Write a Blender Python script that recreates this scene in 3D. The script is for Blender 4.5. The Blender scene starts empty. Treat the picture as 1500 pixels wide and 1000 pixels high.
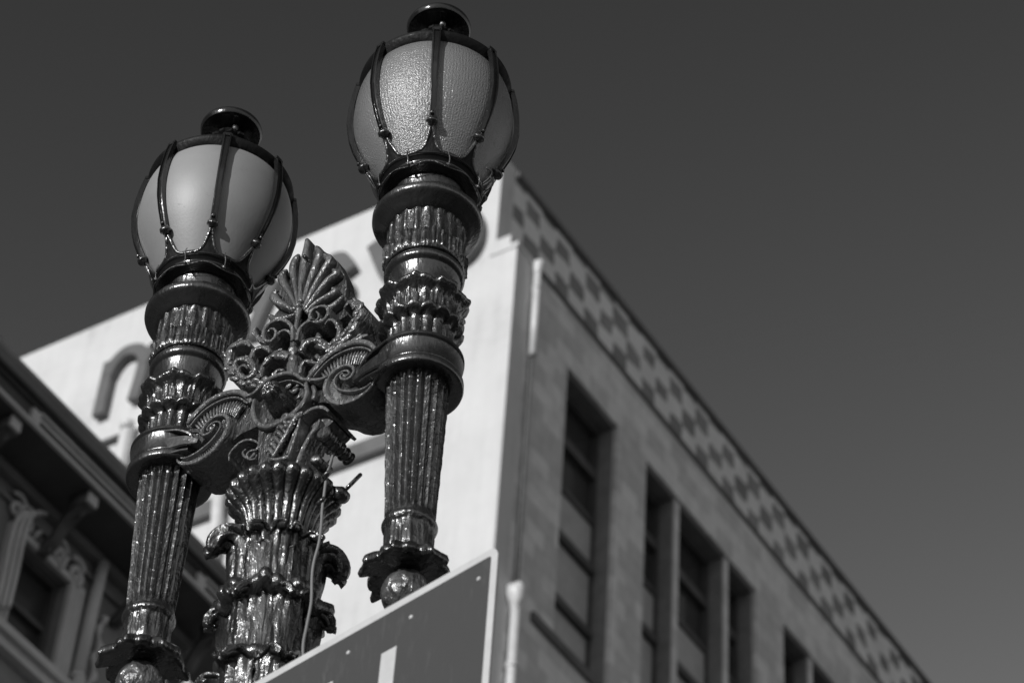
import bpy, bmesh, math, random
from math import sin, cos, pi, radians, sqrt, atan2, hypot
from mathutils import Vector, Matrix
random.seed(7)
scene = bpy.context.scene
col = scene.collection

# ------------------------------------------------------------------ camera
EYE = Vector((0, 0, 1.6))
CR = Vector((0.8500168, 0.52394414, 0.05435048))        # world direction of camera right
CD = Vector((-0.33110813, 0.61169949, -0.71846443))     # camera down
CF = Vector((-0.40968139, 0.59271095, 0.69343701))      # camera forward
FPX = 4050.0
cam = bpy.data.cameras.new('camera')
cam.sensor_width = 36.0
cam.lens = 36.0 * FPX / 1500
cam.clip_start = 0.1
cam.clip_end = 5000
cam.dof.use_dof = True
cam.dof.focus_distance = 7.55
cam.dof.aperture_fstop = 4.4
cam.dof.aperture_blades = 9
cam_ob = bpy.data.objects.new('camera', cam)
col.objects.link(cam_ob)
cam_ob.matrix_world = Matrix(((CR.x, -CD.x, -CF.x, EYE.x), (CR.y, -CD.y, -CF.y, EYE.y), (CR.z, -CD.z, -CF.z, EYE.z), (0, 0, 0, 1)))
scene.camera = cam_ob

# ------------------------------------------------------------------ sky and sun (black and white film look: the red channel of the sky)
SUN = Vector((-0.055, -0.96, 0.265)).normalized()
SKY_K, SKY_P, SKY_MAX = 1.058, 3.0, 3.9
world = bpy.data.worlds.new('World')
scene.world = world
world.use_nodes = True
wt = world.node_tree
wt.nodes.clear()
sky = wt.nodes.new('ShaderNodeTexSky')
sky.sky_type = 'NISHITA'
sky.sun_disc = False
sky.sun_elevation = math.asin(SUN.z)
sky.sun_rotation = atan2(SUN.x, SUN.y) % (2 * pi)
sep = wt.nodes.new('ShaderNodeSeparateColor')
bg = wt.nodes.new('ShaderNodeBackground')
bg.inputs['Strength'].default_value = 0.115
wo = wt.nodes.new('ShaderNodeOutputWorld')
wt.links.new(sky.outputs[0], sep.inputs[0])
# deep red filter: the sky's red channel, steepened by a power, its cap tuned for fill light
def wm(op, a, b):
    n = wt.nodes.new('ShaderNodeMath'); n.operation = op
    wt.links.new(a, n.inputs[0]); n.inputs[1].default_value = b
    return n.outputs[0]
filt = wm('MINIMUM', wm('POWER', wm('MULTIPLY', sep.outputs[0], SKY_K), SKY_P), SKY_MAX)
wt.links.new(filt, bg.inputs['Color'])
wt.links.new(bg.outputs[0], wo.inputs[0])
sl = bpy.data.lights.new('sun', 'SUN')
sl.energy = 3.1
sl.angle = radians(0.5)
sl.color = (1, 1, 1)
so = bpy.data.objects.new('sun', sl)
col.objects.link(so)
so.rotation_euler = SUN.to_track_quat('Z', 'Y').to_euler()
so.location = (0, -20, 30)
scene.view_settings.view_transform = 'Standard'
scene.view_settings.look = 'None'
scene.view_settings.exposure = 0.0
scene.view_settings.gamma = 1.0

# ------------------------------------------------------------------ materials
MATS = {}
def nmat(name, base=0.5, rough=0.5, coat=0.0, spec=0.5, build=None):
    m = bpy.data.materials.new(name)
    m.use_nodes = True
    nt = m.node_tree
    b = nt.nodes['Principled BSDF']
    b.inputs['Base Color'].default_value = (base, base, base, 1)
    b.inputs['Roughness'].default_value = rough
    b.inputs['Coat Weight'].default_value = coat
    b.inputs['Coat Roughness'].default_value = 0.17
    b.inputs['Specular IOR Level'].default_value = spec
    if build:
        build(nt, b)
    MATS[name] = m
    return m
def N(nt, t, **k):
    n = nt.nodes.new(t)
    for a, v in k.items():
        setattr(n, a, v)
    return n
def L(nt, a, b):
    nt.links.new(a, b)
def noise(nt, scale, detail=3, rough=0.5, vec=None):
    n = N(nt, 'ShaderNodeTexNoise')
    n.inputs['Scale'].default_value = scale
    n.inputs['Detail'].default_value = detail
    n.inputs['Roughness'].default_value = rough
    if vec is not None:
        L(nt, vec, n.inputs['Vector'])
    return n
def ramp(nt, fac, stops):
    r = N(nt, 'ShaderNodeValToRGB')
    e = r.color_ramp.elements
    e[0].position, e[1].position = stops[0][0], stops[-1][0]
    e[0].color = (stops[0][1],) * 3 + (1,)
    e[1].color = (stops[-1][1],) * 3 + (1,)
    for p, v in stops[1:-1]:
        x = e.new(p)
        x.color = (v, v, v, 1)
    L(nt, fac, r.inputs[0])
    return r
def math_(nt, op, a, b=None, clamp=False):
    n = N(nt, 'ShaderNodeMath', operation=op)
    n.use_clamp = clamp
    for i, v in enumerate((a, b)):
        if v is None:
            continue
        if isinstance(v, (int, float)):
            n.inputs[i].default_value = v
        else:
            L(nt, v, n.inputs[i])
    return n.outputs[0]
def bump(nt, b, h, strength, dist, normal=None):
    n = N(nt, 'ShaderNodeBump')
    n.inputs['Strength'].default_value = strength
    n.inputs['Distance'].default_value = dist
    L(nt, h, n.inputs['Height'])
    if normal is not None:
        L(nt, normal, n.inputs['Normal'])
    L(nt, n.outputs[0], b.inputs['Normal'])
    if 'Coat Normal' in b.inputs:
        L(nt, n.outputs[0], b.inputs['Coat Normal'])
    return n.outputs[0]
def tcoord(nt, which='Object', scale=None):
    t = N(nt, 'ShaderNodeTexCoord')
    o = t.outputs[which]
    if scale:
        m = N(nt, 'ShaderNodeMapping')
        m.inputs['Scale'].default_value = scale
        L(nt, o, m.inputs[0])
        o = m.outputs[0]
    return o

def paint(base, rough, s1=1.0, drip=True, lum=0.35):
    def f(nt, b):
        tc = tcoord(nt)
        n1 = noise(nt, 1.0, 3, 0.6, tcoord(nt, 'Object', (64, 64, 34)))                      # orange peel and lumps
        mp = tcoord(nt, 'Object', (60, 60, 14))
        n2 = noise(nt, 1.6, 3, 0.55, mp)                   # runs of thick paint
        v = N(nt, 'ShaderNodeTexVoronoi')
        v.inputs['Scale'].default_value = 45
        L(nt, tc, v.inputs['Vector'])
        vv = math_(nt, 'MULTIPLY', math_(nt, 'SUBTRACT', 0.25, v.outputs['Distance'], True), 1.6)
        h = math_(nt, 'ADD', n1.outputs[0], math_(nt, 'ADD', math_(nt, 'MULTIPLY', n2.outputs[0], 1.3), vv))
        bump(nt, b, h, min(1.0, 0.6 * s1), 0.006 * max(1.0, s1))
        big = noise(nt, 9, 5, 0.6, tc)
        r = ramp(nt, big.outputs[0], [(0.3, base * (1 - lum)), (0.5, base), (0.72, base * (1 + lum))])
        L(nt, r.outputs[0], b.inputs['Base Color'])
        rr = ramp(nt, noise(nt, 30, 3, 0.6, tc).outputs[0], [(0.3, rough * 0.75), (0.7, rough * 1.4)])
        L(nt, rr.outputs[0], b.inputs['Roughness'])
    return f
nmat('paint', 0.02, 0.25, 0.9, 1.0, paint(0.016, 0.28, 0.85))
nmat('paint_ornament', 0.03, 0.3, 0.6, 1.0, paint(0.09, 0.30, 1.1, True, 0.5))
nmat('paint_smooth', 0.02, 0.25, 0.4, 0.5, paint(0.012, 0.17, 0.14))
nmat('paint_mid', 0.03, 0.3, 0.8, 1.0, paint(0.018, 0.27, 0.35))
nmat('paint_dull', 0.01, 0.45, 0.0, 0.2, paint(0.008, 0.5, 0.4))
nmat('wire', 0.05, 0.5, 0)
nmat('cable', 0.22, 0.55, 0)
nmat('clamp_metal', 0.30, 0.5, 0)

def glassmat(name, rippled):
    m = bpy.data.materials.new(name)
    m.use_nodes = True
    nt = m.node_tree
    nt.nodes.clear()
    out = N(nt, 'ShaderNodeOutputMaterial')
    d = N(nt, 'ShaderNodeBsdfDiffuse')
    t = N(nt, 'ShaderNodeBsdfTranslucent')
    g = N(nt, 'ShaderNodeBsdfGlossy')
    tc = tcoord(nt)
    spots = noise(nt, 38, 5, 0.7, tc)
    dirt = noise(nt, 5, 4, 0.6, tc)
    sp = ramp(nt, spots.outputs[0], [(0.29, 0.62), (0.35, 1.0)])
    sd = ramp(nt, dirt.outputs[0], [(0.3, 0.82), (0.7, 1.0)])
    mm = math_(nt, 'MULTIPLY', sp.outputs[0], sd.outputs[0])
    dc = math_(nt, 'MULTIPLY', mm, 0.23 if rippled else 0.27)
    L(nt, dc, d.inputs[0])
    tv = math_(nt, 'MULTIPLY', mm, 0.08 if rippled else 0.07)
    L(nt, tv, t.inputs[0])
    a = N(nt, 'ShaderNodeAddShader')
    L(nt, d.outputs[0], a.inputs[0]); L(nt, t.outputs[0], a.inputs[1])
    fr = N(nt, 'ShaderNodeFresnel'); fr.inputs[0].default_value = 1.5
    mx = N(nt, 'ShaderNodeMixShader')
    L(nt, a.outputs[0], mx.inputs[1]); L(nt, g.outputs[0], mx.inputs[2])
    if rippled:
        uv = tcoord(nt, 'UV')
        s = N(nt, 'ShaderNodeSeparateXYZ'); L(nt, uv, s.inputs[0])
        wob = noise(nt, 26, 3, 0.6, tc)
        ph = math_(nt, 'ADD', math_(nt, 'MULTIPLY', s.outputs[0], 2 * pi * 150), math_(nt, 'MULTIPLY', wob.outputs[0], 5.0))
        w1 = math_(nt, 'SINE', ph)
        ph2 = math_(nt, 'ADD', math_(nt, 'MULTIPLY', s.outputs[1], 260.0), math_(nt, 'MULTIPLY', wob.outputs[0], 9.0))
        w2 = math_(nt, 'SINE', ph2)
        n3 = noise(nt, 240, 2, 0.5, tc)
        h = math_(nt, 'ADD', math_(nt, 'ADD', math_(nt, 'MULTIPLY', w1, 0.07), math_(nt, 'MULTIPLY', w2, 0.04)), math_(nt, 'MULTIPLY', n3.outputs[0], 1.3))
        g.inputs['Roughness'].default_value = 0.26
        st, di = 0.9, 0.0022
        L(nt, math_(nt, 'ADD', math_(nt, 'MULTIPLY', fr.outputs[0], 1.0), 0.08), mx.inputs[0])
    else:
        n3 = noise(nt, 160, 3, 0.6, tc)
        h = n3.outputs[0]
        g.inputs['Roughness'].default_value = 0.52
        st, di = 0.35, 0.0012
        L(nt, math_(nt, 'ADD', math_(nt, 'MULTIPLY', fr.outputs[0], 1.0), 0.055), mx.inputs[0])
    bn = N(nt, 'ShaderNodeBump')
    bn.inputs['Strength'].default_value = st
    bn.inputs['Distance'].default_value = di
    L(nt, h, bn.inputs['Height'])
    for x in (d, g, fr):
        L(nt, bn.outputs[0], x.inputs['Normal'])
    L(nt, mx.outputs[0], out.inputs[0])
    MATS[name] = m
glassmat('glass_ripple', True)
glassmat('glass_frost', False)

def f_white(nt, b):
    tc = tcoord(nt)
    n = noise(nt, 0.8, 6, 0.62, tc)
    st = noise(nt, 1.0, 4, 0.6, tcoord(nt, 'Object', (5.0, 5.0, 0.35)))
    sc = noise(nt, 7, 5, 0.7, tc)
    sx = N(nt, 'ShaderNodeSeparateXYZ'); L(nt, tc, sx.inputs[0])
    w = math_(nt, 'ADD', math_(nt, 'MULTIPLY', n.outputs[0], 0.5), math_(nt, 'MULTIPLY', st.outputs[0], 0.3))
    w = math_(nt, 'ADD', w, math_(nt, 'MULTIPLY', sc.outputs[0], 0.2))
    r = ramp(nt, w, [(0.34, 0.50), (0.46, 0.62), (0.6, 0.68)])
    jx = math_(nt, 'LESS_THAN', math_(nt, 'FRACT', math_(nt, 'DIVIDE', sx.outputs[0], 1.9)), 0.012)
    jz = math_(nt, 'LESS_THAN', math_(nt, 'FRACT', math_(nt, 'DIVIDE', sx.outputs[2], 1.45)), 0.016)
    jj = math_(nt, 'SUBTRACT', 1.0, math_(nt, 'MULTIPLY', math_(nt, 'MAXIMUM', jx, jz), 0.03))
    run = noise(nt, 1.0, 5, 0.7, tcoord(nt, 'Object', (9.0, 9.0, 0.22)))
    rr = ramp(nt, run.outputs[0], [(0.30, 0.90), (0.46, 1.0)])
    L(nt, math_(nt, 'MULTIPLY', math_(nt, 'MULTIPLY', r.outputs[0], jj), rr.outputs[0]), b.inputs['Base Color'])
    bump(nt, b, noise(nt, 18, 5, 0.6, tc).outputs[0], 0.35, 0.01)
nmat('white_render', 0.75, 0.85, 0, 0.3, f_white)

def f_block(lo, hi, thr):
    def f(nt, b):
        tc = tcoord(nt)
        s = N(nt, 'ShaderNodeSeparateXYZ'); L(nt, tc, s.inputs[0])
        cz = math_(nt, 'DIVIDE', s.outputs[2], 0.30)
        row = math_(nt, 'FLOOR', cz)
        odd = math_(nt, 'MULTIPLY', math_(nt, 'MODULO', row, 2.0), 0.5)
        yy = math_(nt, 'ADD', math_(nt, 'DIVIDE', math_(nt, 'ADD', s.outputs[0], s.outputs[1]), 0.46), odd)
        cy = math_(nt, 'FLOOR', yy)
        cmb = N(nt, 'ShaderNodeCombineXYZ'); L(nt, cy, cmb.inputs[0]); L(nt, row, cmb.inputs[1])
        wn = N(nt, 'ShaderNodeTexWhiteNoise'); L(nt, cmb.outputs[0], wn.inputs['Vector'])
        drift = noise(nt, 0.55, 3, 0.6, tc)
        v = math_(nt, 'ADD', math_(nt, 'MULTIPLY', wn.outputs[0], 0.55), math_(nt, 'MULTIPLY', drift.outputs[0], 0.9))
        r = ramp(nt, v, [(thr - 0.05, lo), (thr, (lo + hi) / 2), (thr + 0.05, hi)])
        fy = math_(nt, 'FRACT', yy); fz = math_(nt, 'FRACT', cz)
        jy = math_(nt, 'LESS_THAN', fy, 0.03); jz = math_(nt, 'LESS_THAN', fz, 0.045)
        j = math_(nt, 'MAXIMUM', jy, jz)
        jm = math_(nt, 'SUBTRACT', 1.0, math_(nt, 'MULTIPLY', j, 0.3))
        grime = ramp(nt, noise(nt, 3.0, 6, 0.65, tc).outputs[0], [(0.3, 0.78), (0.65, 1.0)])
        cc = math_(nt, 'MULTIPLY', math_(nt, 'MULTIPLY', r.outputs[0], jm), grime.outputs[0])
        L(nt, cc, b.inputs['Base Color'])
        bump(nt, b, math_(nt, 'SUBTRACT', noise(nt, 25, 4, 0.6, tc).outputs[0], j), 0.4, 0.01)
    return f
nmat('block_wall', 0.4, 0.8, 0, 0.3, f_block(0.66, 0.84, 0.73))
nmat('block_plain', 0.4, 0.8, 0, 0.3, f_block(0.70, 0.78, 0.70))

def f_diamond(nt, b):
    tc = tcoord(nt)
    s = N(nt, 'ShaderNodeSeparateXYZ'); L(nt, tc, s.inputs[0])
    y_ = math_(nt, 'SUBTRACT', s.outputs[1], 21.79982712 + 6.03 - 6.8)
    z_ = math_(nt, 'SUBTRACT', s.outputs[2], 28.84400764 + 1.44 - 6.2)
    yq = y_
    zq = z_
    a = math_(nt, 'DIVIDE', math_(nt, 'PINGPONG', yq, 0.42), 0.42)
    c = math_(nt, 'DIVIDE', math_(nt, 'PINGPONG', zq, 0.36), 0.36)
    wob = noise(nt, 1.7, 4, 0.6, tc)
    ex = math_(nt, 'MULTIPLY', math_(nt, 'SUBTRACT', wob.outputs[0], 0.5), 0.62)
    lo_, hi_ = math_(nt, 'ADD', 0.46, ex), math_(nt, 'SUBTRACT', 0.54, ex)
    s1_ = math_(nt, 'MULTIPLY', math_(nt, 'LESS_THAN', a, lo_), math_(nt, 'LESS_THAN', c, lo_))
    s2_ = math_(nt, 'MULTIPLY', math_(nt, 'GREATER_THAN', a, hi_), math_(nt, 'GREATER_THAN', c, hi_))
    sel = math_(nt, 'MAXIMUM', s1_, s2_)
    dr = ramp(nt, noise(nt, 0.9, 3, 0.6, tc).outputs[0], [(0.3, 0.66), (0.7, 0.86)])
    v = math_(nt, 'MULTIPLY', dr.outputs[0], math_(nt, 'SUBTRACT', 1.0, math_(nt, 'MULTIPLY', sel, math_(nt, 'ADD', 0.46, math_(nt, 'MULTIPLY', noise(nt, 1.1, 2, 0.5, tc).outputs[0], 0.4)))))
    L(nt, v, b.inputs['Base Color'])
nmat('diamond_band', 0.4, 0.8, 0, 0.3, f_diamond)
def f_mottle(lo, hi, scale=4.0, bstr=0.3):
    def f(nt, b):
        tc = tcoord(nt)
        r = ramp(nt, noise(nt, scale, 6, 0.65, tc).outputs[0], [(0.3, lo), (0.7, hi)])
        L(nt, r.outputs[0], b.inputs['Base Color'])
        bump(nt, b, noise(nt, scale * 8, 4, 0.6, tc).outputs[0], bstr, 0.005)
    return f
nmat('coping', 0.12, 0.7, 0, 0.4, f_mottle(0.10, 0.16))
nmat('letter_metal', 0.2, 0.5, 0, 0.4, f_mottle(0.10, 0.15, 3.0))
nmat('window_frame', 0.1, 0.6, 0, 0.4, f_mottle(0.07, 0.11))
nmat('spandrel', 0.16, 0.6, 0, 0.4, f_mottle(0.42, 0.55))
nmat('jamb', 0.2, 0.6, 0, 0.4, f_mottle(0.20, 0.30, 5))  # strip metal, kept dark so the reveal's shade sits in the colour
nmat('pane', 0.05, 0.10, 0, 0.5)
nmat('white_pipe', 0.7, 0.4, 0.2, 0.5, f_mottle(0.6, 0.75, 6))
nmat('old_trim', 0.25, 0.5, 0.1, 0.5, f_mottle(0.5, 0.65, 3))
nmat('old_wall', 0.12, 0.75, 0, 0.4, f_mottle(0.20, 0.28, 2))
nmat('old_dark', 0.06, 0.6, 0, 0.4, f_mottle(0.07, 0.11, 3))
nmat('curtain', 0.12, 0.9, 0, 0.2, f_mottle(0.08, 0.16, 3))
nmat('asphalt', 0.05, 0.9, 0, 0.3, f_mottle(0.04, 0.065, 2))
nmat('concrete', 0.35, 0.9, 0, 0.3, f_mottle(0.16, 0.24, 2))
nmat('city_ground', 0.08, 0.9, 0, 0.3, f_mottle(0.05, 0.09, 0.5))
nmat('roofing', 0.15, 0.9, 0, 0.3, f_mottle(0.12, 0.18, 2))

def f_sign(nt, b):
    tc = tcoord(nt)
    st = noise(nt, 1.0, 5, 0.7, tcoord(nt, 'Object', (60, 60, 12)))
    sm = noise(nt, 5, 3, 0.6, tc)
    v = math_(nt, 'MULTIPLY', st.outputs[0], math_(nt, 'ADD', math_(nt, 'MULTIPLY', sm.outputs[0], 0.7), 0.55))
    r = ramp(nt, v, [(0.50, 0.075), (0.66, 0.10), (0.76, 0.22)])
    L(nt, r.outputs[0], b.inputs['Base Color'])
nmat('sign_field', 0.09, 0.35, 0, 0.5, f_sign)
nmat('sign_white', 0.62, 0.4, 0, 0.5, f_mottle(0.55, 0.66, 20, 0.05))
nmat('sign_back', 0.35, 0.4, 0, 0.5)

# ------------------------------------------------------------------ mesh helpers
def at_depth(px, py, dep): return EYE + (CR * (px - 750) + CD * (py - 500) + CF * FPX) * (dep / FPX)
def tag(o, label=None, cat=None, group=None, kind=None):
    if label: o['label'] = label
    if cat: o['category'] = cat
    if group: o['group'] = group
    if kind: o['kind'] = kind
    return o
def empty(name, loc):
    o = bpy.data.objects.new(name, None)
    o.empty_display_size = 0.1
    o.location = loc
    col.objects.link(o)
    return o
def rootpos(p):
    v = Vector((0, 0, 0))
    while p is not None:
        v += Vector(p.location)
        p = p.parent
    return v
class MB:
    def __init__(s):
        s.v = []; s.f = []; s.uv = None
    def add(s, vs, fs):
        k = len(s.v)
        s.v += [Vector(p) for p in vs]
        s.f += [tuple(i + k for i in f) for f in fs]
    def grid(s, rows, closed=False, capA=False, capB=False):
        m = len(rows[0]); k = len(s.v)
        for r in rows:
            s.v += [Vector(p) for p in r]
        for i in range(len(rows) - 1):
            for j in range(m if closed else m - 1):
                a = k + i * m + j; b = k + i * m + (j + 1) % m
                s.f.append((a, b, b + m, a + m))
        if capA: s.f.append(tuple(k + j for j in range(m))[::-1])
        if capB: s.f.append(tuple(k + (len(rows) - 1) * m + j for j in range(m)))
    def box(s, x0, x1, y0, y1, z0, z1, T=None):
        c = [(x0, y0, z0), (x1, y0, z0), (x1, y1, z0), (x0, y1, z0), (x0, y0, z1), (x1, y0, z1), (x1, y1, z1), (x0, y1, z1)]
        if T: c = [T(*p) for p in c]
        s.add(c, [(0, 3, 2, 1), (4, 5, 6, 7), (0, 1, 5, 4), (1, 2, 6, 5), (2, 3, 7, 6), (3, 0, 4, 7)])
    def tube(s, path, rad, n=10, cap=True):
        path = [Vector(p) for p in path]
        if not hasattr(rad, '__len__'): rad = [rad] * len(path)
        up = None; rows = []
        for i, p in enumerate(path):
            t = (path[min(i + 1, len(path) - 1)] - path[max(i - 1, 0)]).normalized()
            if up is None:
                up = t.orthogonal().normalized()
            up = (up - up.dot(t) * t).normalized()
            w = t.cross(up)
            rows.append([p + rad[i] * (cos(2 * pi * j / n) * up + sin(2 * pi * j / n) * w) for j in range(n)])
        s.grid(rows, True, cap, cap)
    def build(s, name, mat, parent=None, smooth=True, solid=0.0, auto=None, recalc=True):
        base = rootpos(parent)
        me = bpy.data.meshes.new(name)
        me.from_pydata([tuple(p - base) for p in s.v], [], s.f)
        if recalc:
            bm = bmesh.new(); bm.from_mesh(me)
            bmesh.ops.recalc_face_normals(bm, faces=bm.faces)
            bm.to_mesh(me); bm.free()
        me.materials.append(MATS[mat])
        if smooth:
            me.polygons.foreach_set('use_smooth', [True] * len(me.polygons))
            if auto is not None:
                me.set_sharp_from_angle(angle=radians(auto))
        o = bpy.data.objects.new(name, me)
        col.objects.link(o)
        if parent is not None: o.parent = parent
        if solid:
            md = o.modifiers.new('thickness', 'SOLIDIFY')
            md.thickness = abs(solid); md.offset = 0
        return o
def smoothpath(pts, n):
    """Catmull-Rom through pts (any dimension), n samples evenly spaced by length"""
    P = [tuple(p) for p in pts]
    P = [tuple(2 * a - b for a, b in zip(P[0], P[1]))] + P + [tuple(2 * a - b for a, b in zip(P[-1], P[-2]))]
    dense = []
    for i in range(1, len(P) - 2):
        for k in range(12):
            t = k / 12
            dense.append(tuple(0.5 * (2 * b + (c - a) * t + (2 * a - 5 * b + 4 * c - d) * t * t + (-a + 3 * b - 3 * c + d) * t ** 3)
                         for a, b, c, d in zip(P[i - 1], P[i], P[i + 1], P[i + 2])))
    dense.append(P[-2])
    L_ = [0]
    for a, b in zip(dense, dense[1:]):
        L_.append(L_[-1] + sqrt(sum((x - y) ** 2 for x, y in zip(a, b))))
    out = []; j = 0
    for k in range(n):
        t = L_[-1] * k / (n - 1)
        while j < len(L_) - 2 and L_[j + 1] < t: j += 1
        f = (t - L_[j]) / max(1e-9, L_[j + 1] - L_[j])
        out.append(tuple(x + (y - x) * f for x, y in zip(dense[j], dense[j + 1])))
    return out
def frame(C, lean, back=0.0):
    """axis frame: h along the leaning axis, x/y across; above the clamp it may also lean back"""
    fr = []
    for b in (0.0, back):
        A = Vector((lean, b, 1)).normalized()
        e1 = (Vector((1, 0, 0)) - A.x * A).normalized()
        fr.append((A, e1, A.cross(e1)))
    def F(x, y, h):
        A, e1, e2 = fr[1 if h > 0 else 0]
        return C + A * h + e1 * x + e2 * y
    return F
def lathe(mb, F, prof, n=96, cap=True):
    """prof rows: (h, r) or (h, r, mod) with mod(theta) -> (dr, dh)"""
    rows = []
    for row in prof:
        h, r = row[:2]
        mod = row[2] if len(row) > 2 else None
        ring = []
        for j in range(n):
            th = 2 * pi * j / n
            dr, dh = mod(th) if mod else (0, 0)
            ring.append(F((r + dr) * cos(th), (r + dr) * sin(th), h + dh))
        rows.append(ring)
    mb.grid(rows, True, cap, cap)
def flute(n, amp, ph=0):
    def m(th):
        t = (th * n / (2 * pi) + ph) % 1.0
        u = (t - 0.5) / 0.40
        return (-amp * sqrt(max(0, 1 - u * u)) if abs(u) < 1 else 0, 0)
    return m
def fl2(n, amp, ph=0):
    return lambda th: (-amp * abs(sin(n * th / 2 + ph)) ** 1.25, 0)
def reed(n, amp, ph=0):
    def m(th):
        return (amp * (abs(cos(n * th / 2 + ph)) ** 0.8 - 1), 0)
    return m
def ragged(n, amp, amph, seed=0, pw=1.0):
    rs = random.Random(seed); a = [rs.uniform(0, 6.28) for _ in range(4)]
    def m(th):
        s = abs(cos(n * th / 2 + a[0])) ** pw
        w = 0.25 * sin(3.1 * n * th / 2 * 2 / 2 * 2 + a[1]) if False else 0.22 * sin(round(2.5 * n) * th + a[1]) + 0.12 * sin(round(4 * n) * th + a[2])
        return (amp * (s - 0.5 + w), amph * (s - 0.5 + 0.6 * w))
    return m
def arc(c, r, a0, a1, n):
    return [(c[0] + r * sin(radians(a0 + (a1 - a0) * i / (n - 1))), c[1] + r * cos(radians(a0 + (a1 - a0) * i / (n - 1)))) for i in range(n)]

def leaf(mb, F, az, h0, r0, h1, r1, curl, width, lobes=4, ns=22, nt_=13, relief=0.006, tipdrop=200, spread=1.0):
    """an acanthus leaf: rises from (h0,r0) to (h1,r1) and rolls outward with radius curl"""
    line = []
    na = int(ns * 0.6)
    for i in range(na):
        s = i / (na - 1)
        line.append((h0 + (h1 - h0) * s, r0 + (r1 - r0) * s ** 2.2))
    h, r = line[-1]
    ang0 = atan2(line[-1][1] - line[-2][1], line[-1][0] - line[-2][0])
    nb = ns - na
    step = radians(tipdrop) * curl / nb
    a = ang0
    for i in range(nb):
        a += radians(tipdrop) / nb
        h += cos(a) * step; r += sin(a) * step
        line.append((h, r))
    rows = []
    for i, (h, r) in enumerate(line):
        s = i / (len(line) - 1)
        w = width * (0.55 + 0.55 * sin(pi * min(1, s * 1.05) ** 0.9)) * spread
        w *= 1 + 0.16 * abs(sin(lobes * pi * s + 0.4)) - (0.45 * max(0, s - 0.8) / 0.2)
        row = []
        j0 = min(i + 1, len(line) - 1); j1 = max(i - 1, 0)
        th = Vector((line[j0][0] - line[j1][0], line[j0][1] - line[j1][1]))
        th.normalize()
        nh, nr = -th.y, th.x                       # outward normal in (h, r)
        for j in range(nt_):
            t = -1 + 2 * j / (nt_ - 1)
            b = relief * (cos(5 * pi * (t * (1 - 0.35 * s)) + 0.0) + 0.9 * (1 - abs(t)) ** 2 * 2 - abs(t) * 1.5) + 0.25 * relief * sin(19 * s + 7 * abs(t))
            rr = r + nr * b; hh = h + nh * b
            da = t * w / max(rr, 0.03)
            row.append(F(rr * cos(az + da), rr * sin(az + da), hh))
        rows.append(row)
    mb.grid(rows)

# ================================================================== THE STREET LAMP
LR = Vector((-3.09880415, 4.0798893, 6.37661633))      # centre of the right clamp
LL = Vector((-3.87297965, 4.06867482, 6.37661633))     # centre of the left clamp
LM = Vector((-3.4858919, 4.07428206, 6.37661633))      # the post's axis at the same height
lamp = empty('street_lamp', (LM.x + 0.034 * 6.38, LM.y, 0.12))
tag(lamp, 'ornate black painted cast iron street lamp with two ribbed globes on fluted columns', 'street lamp')

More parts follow.
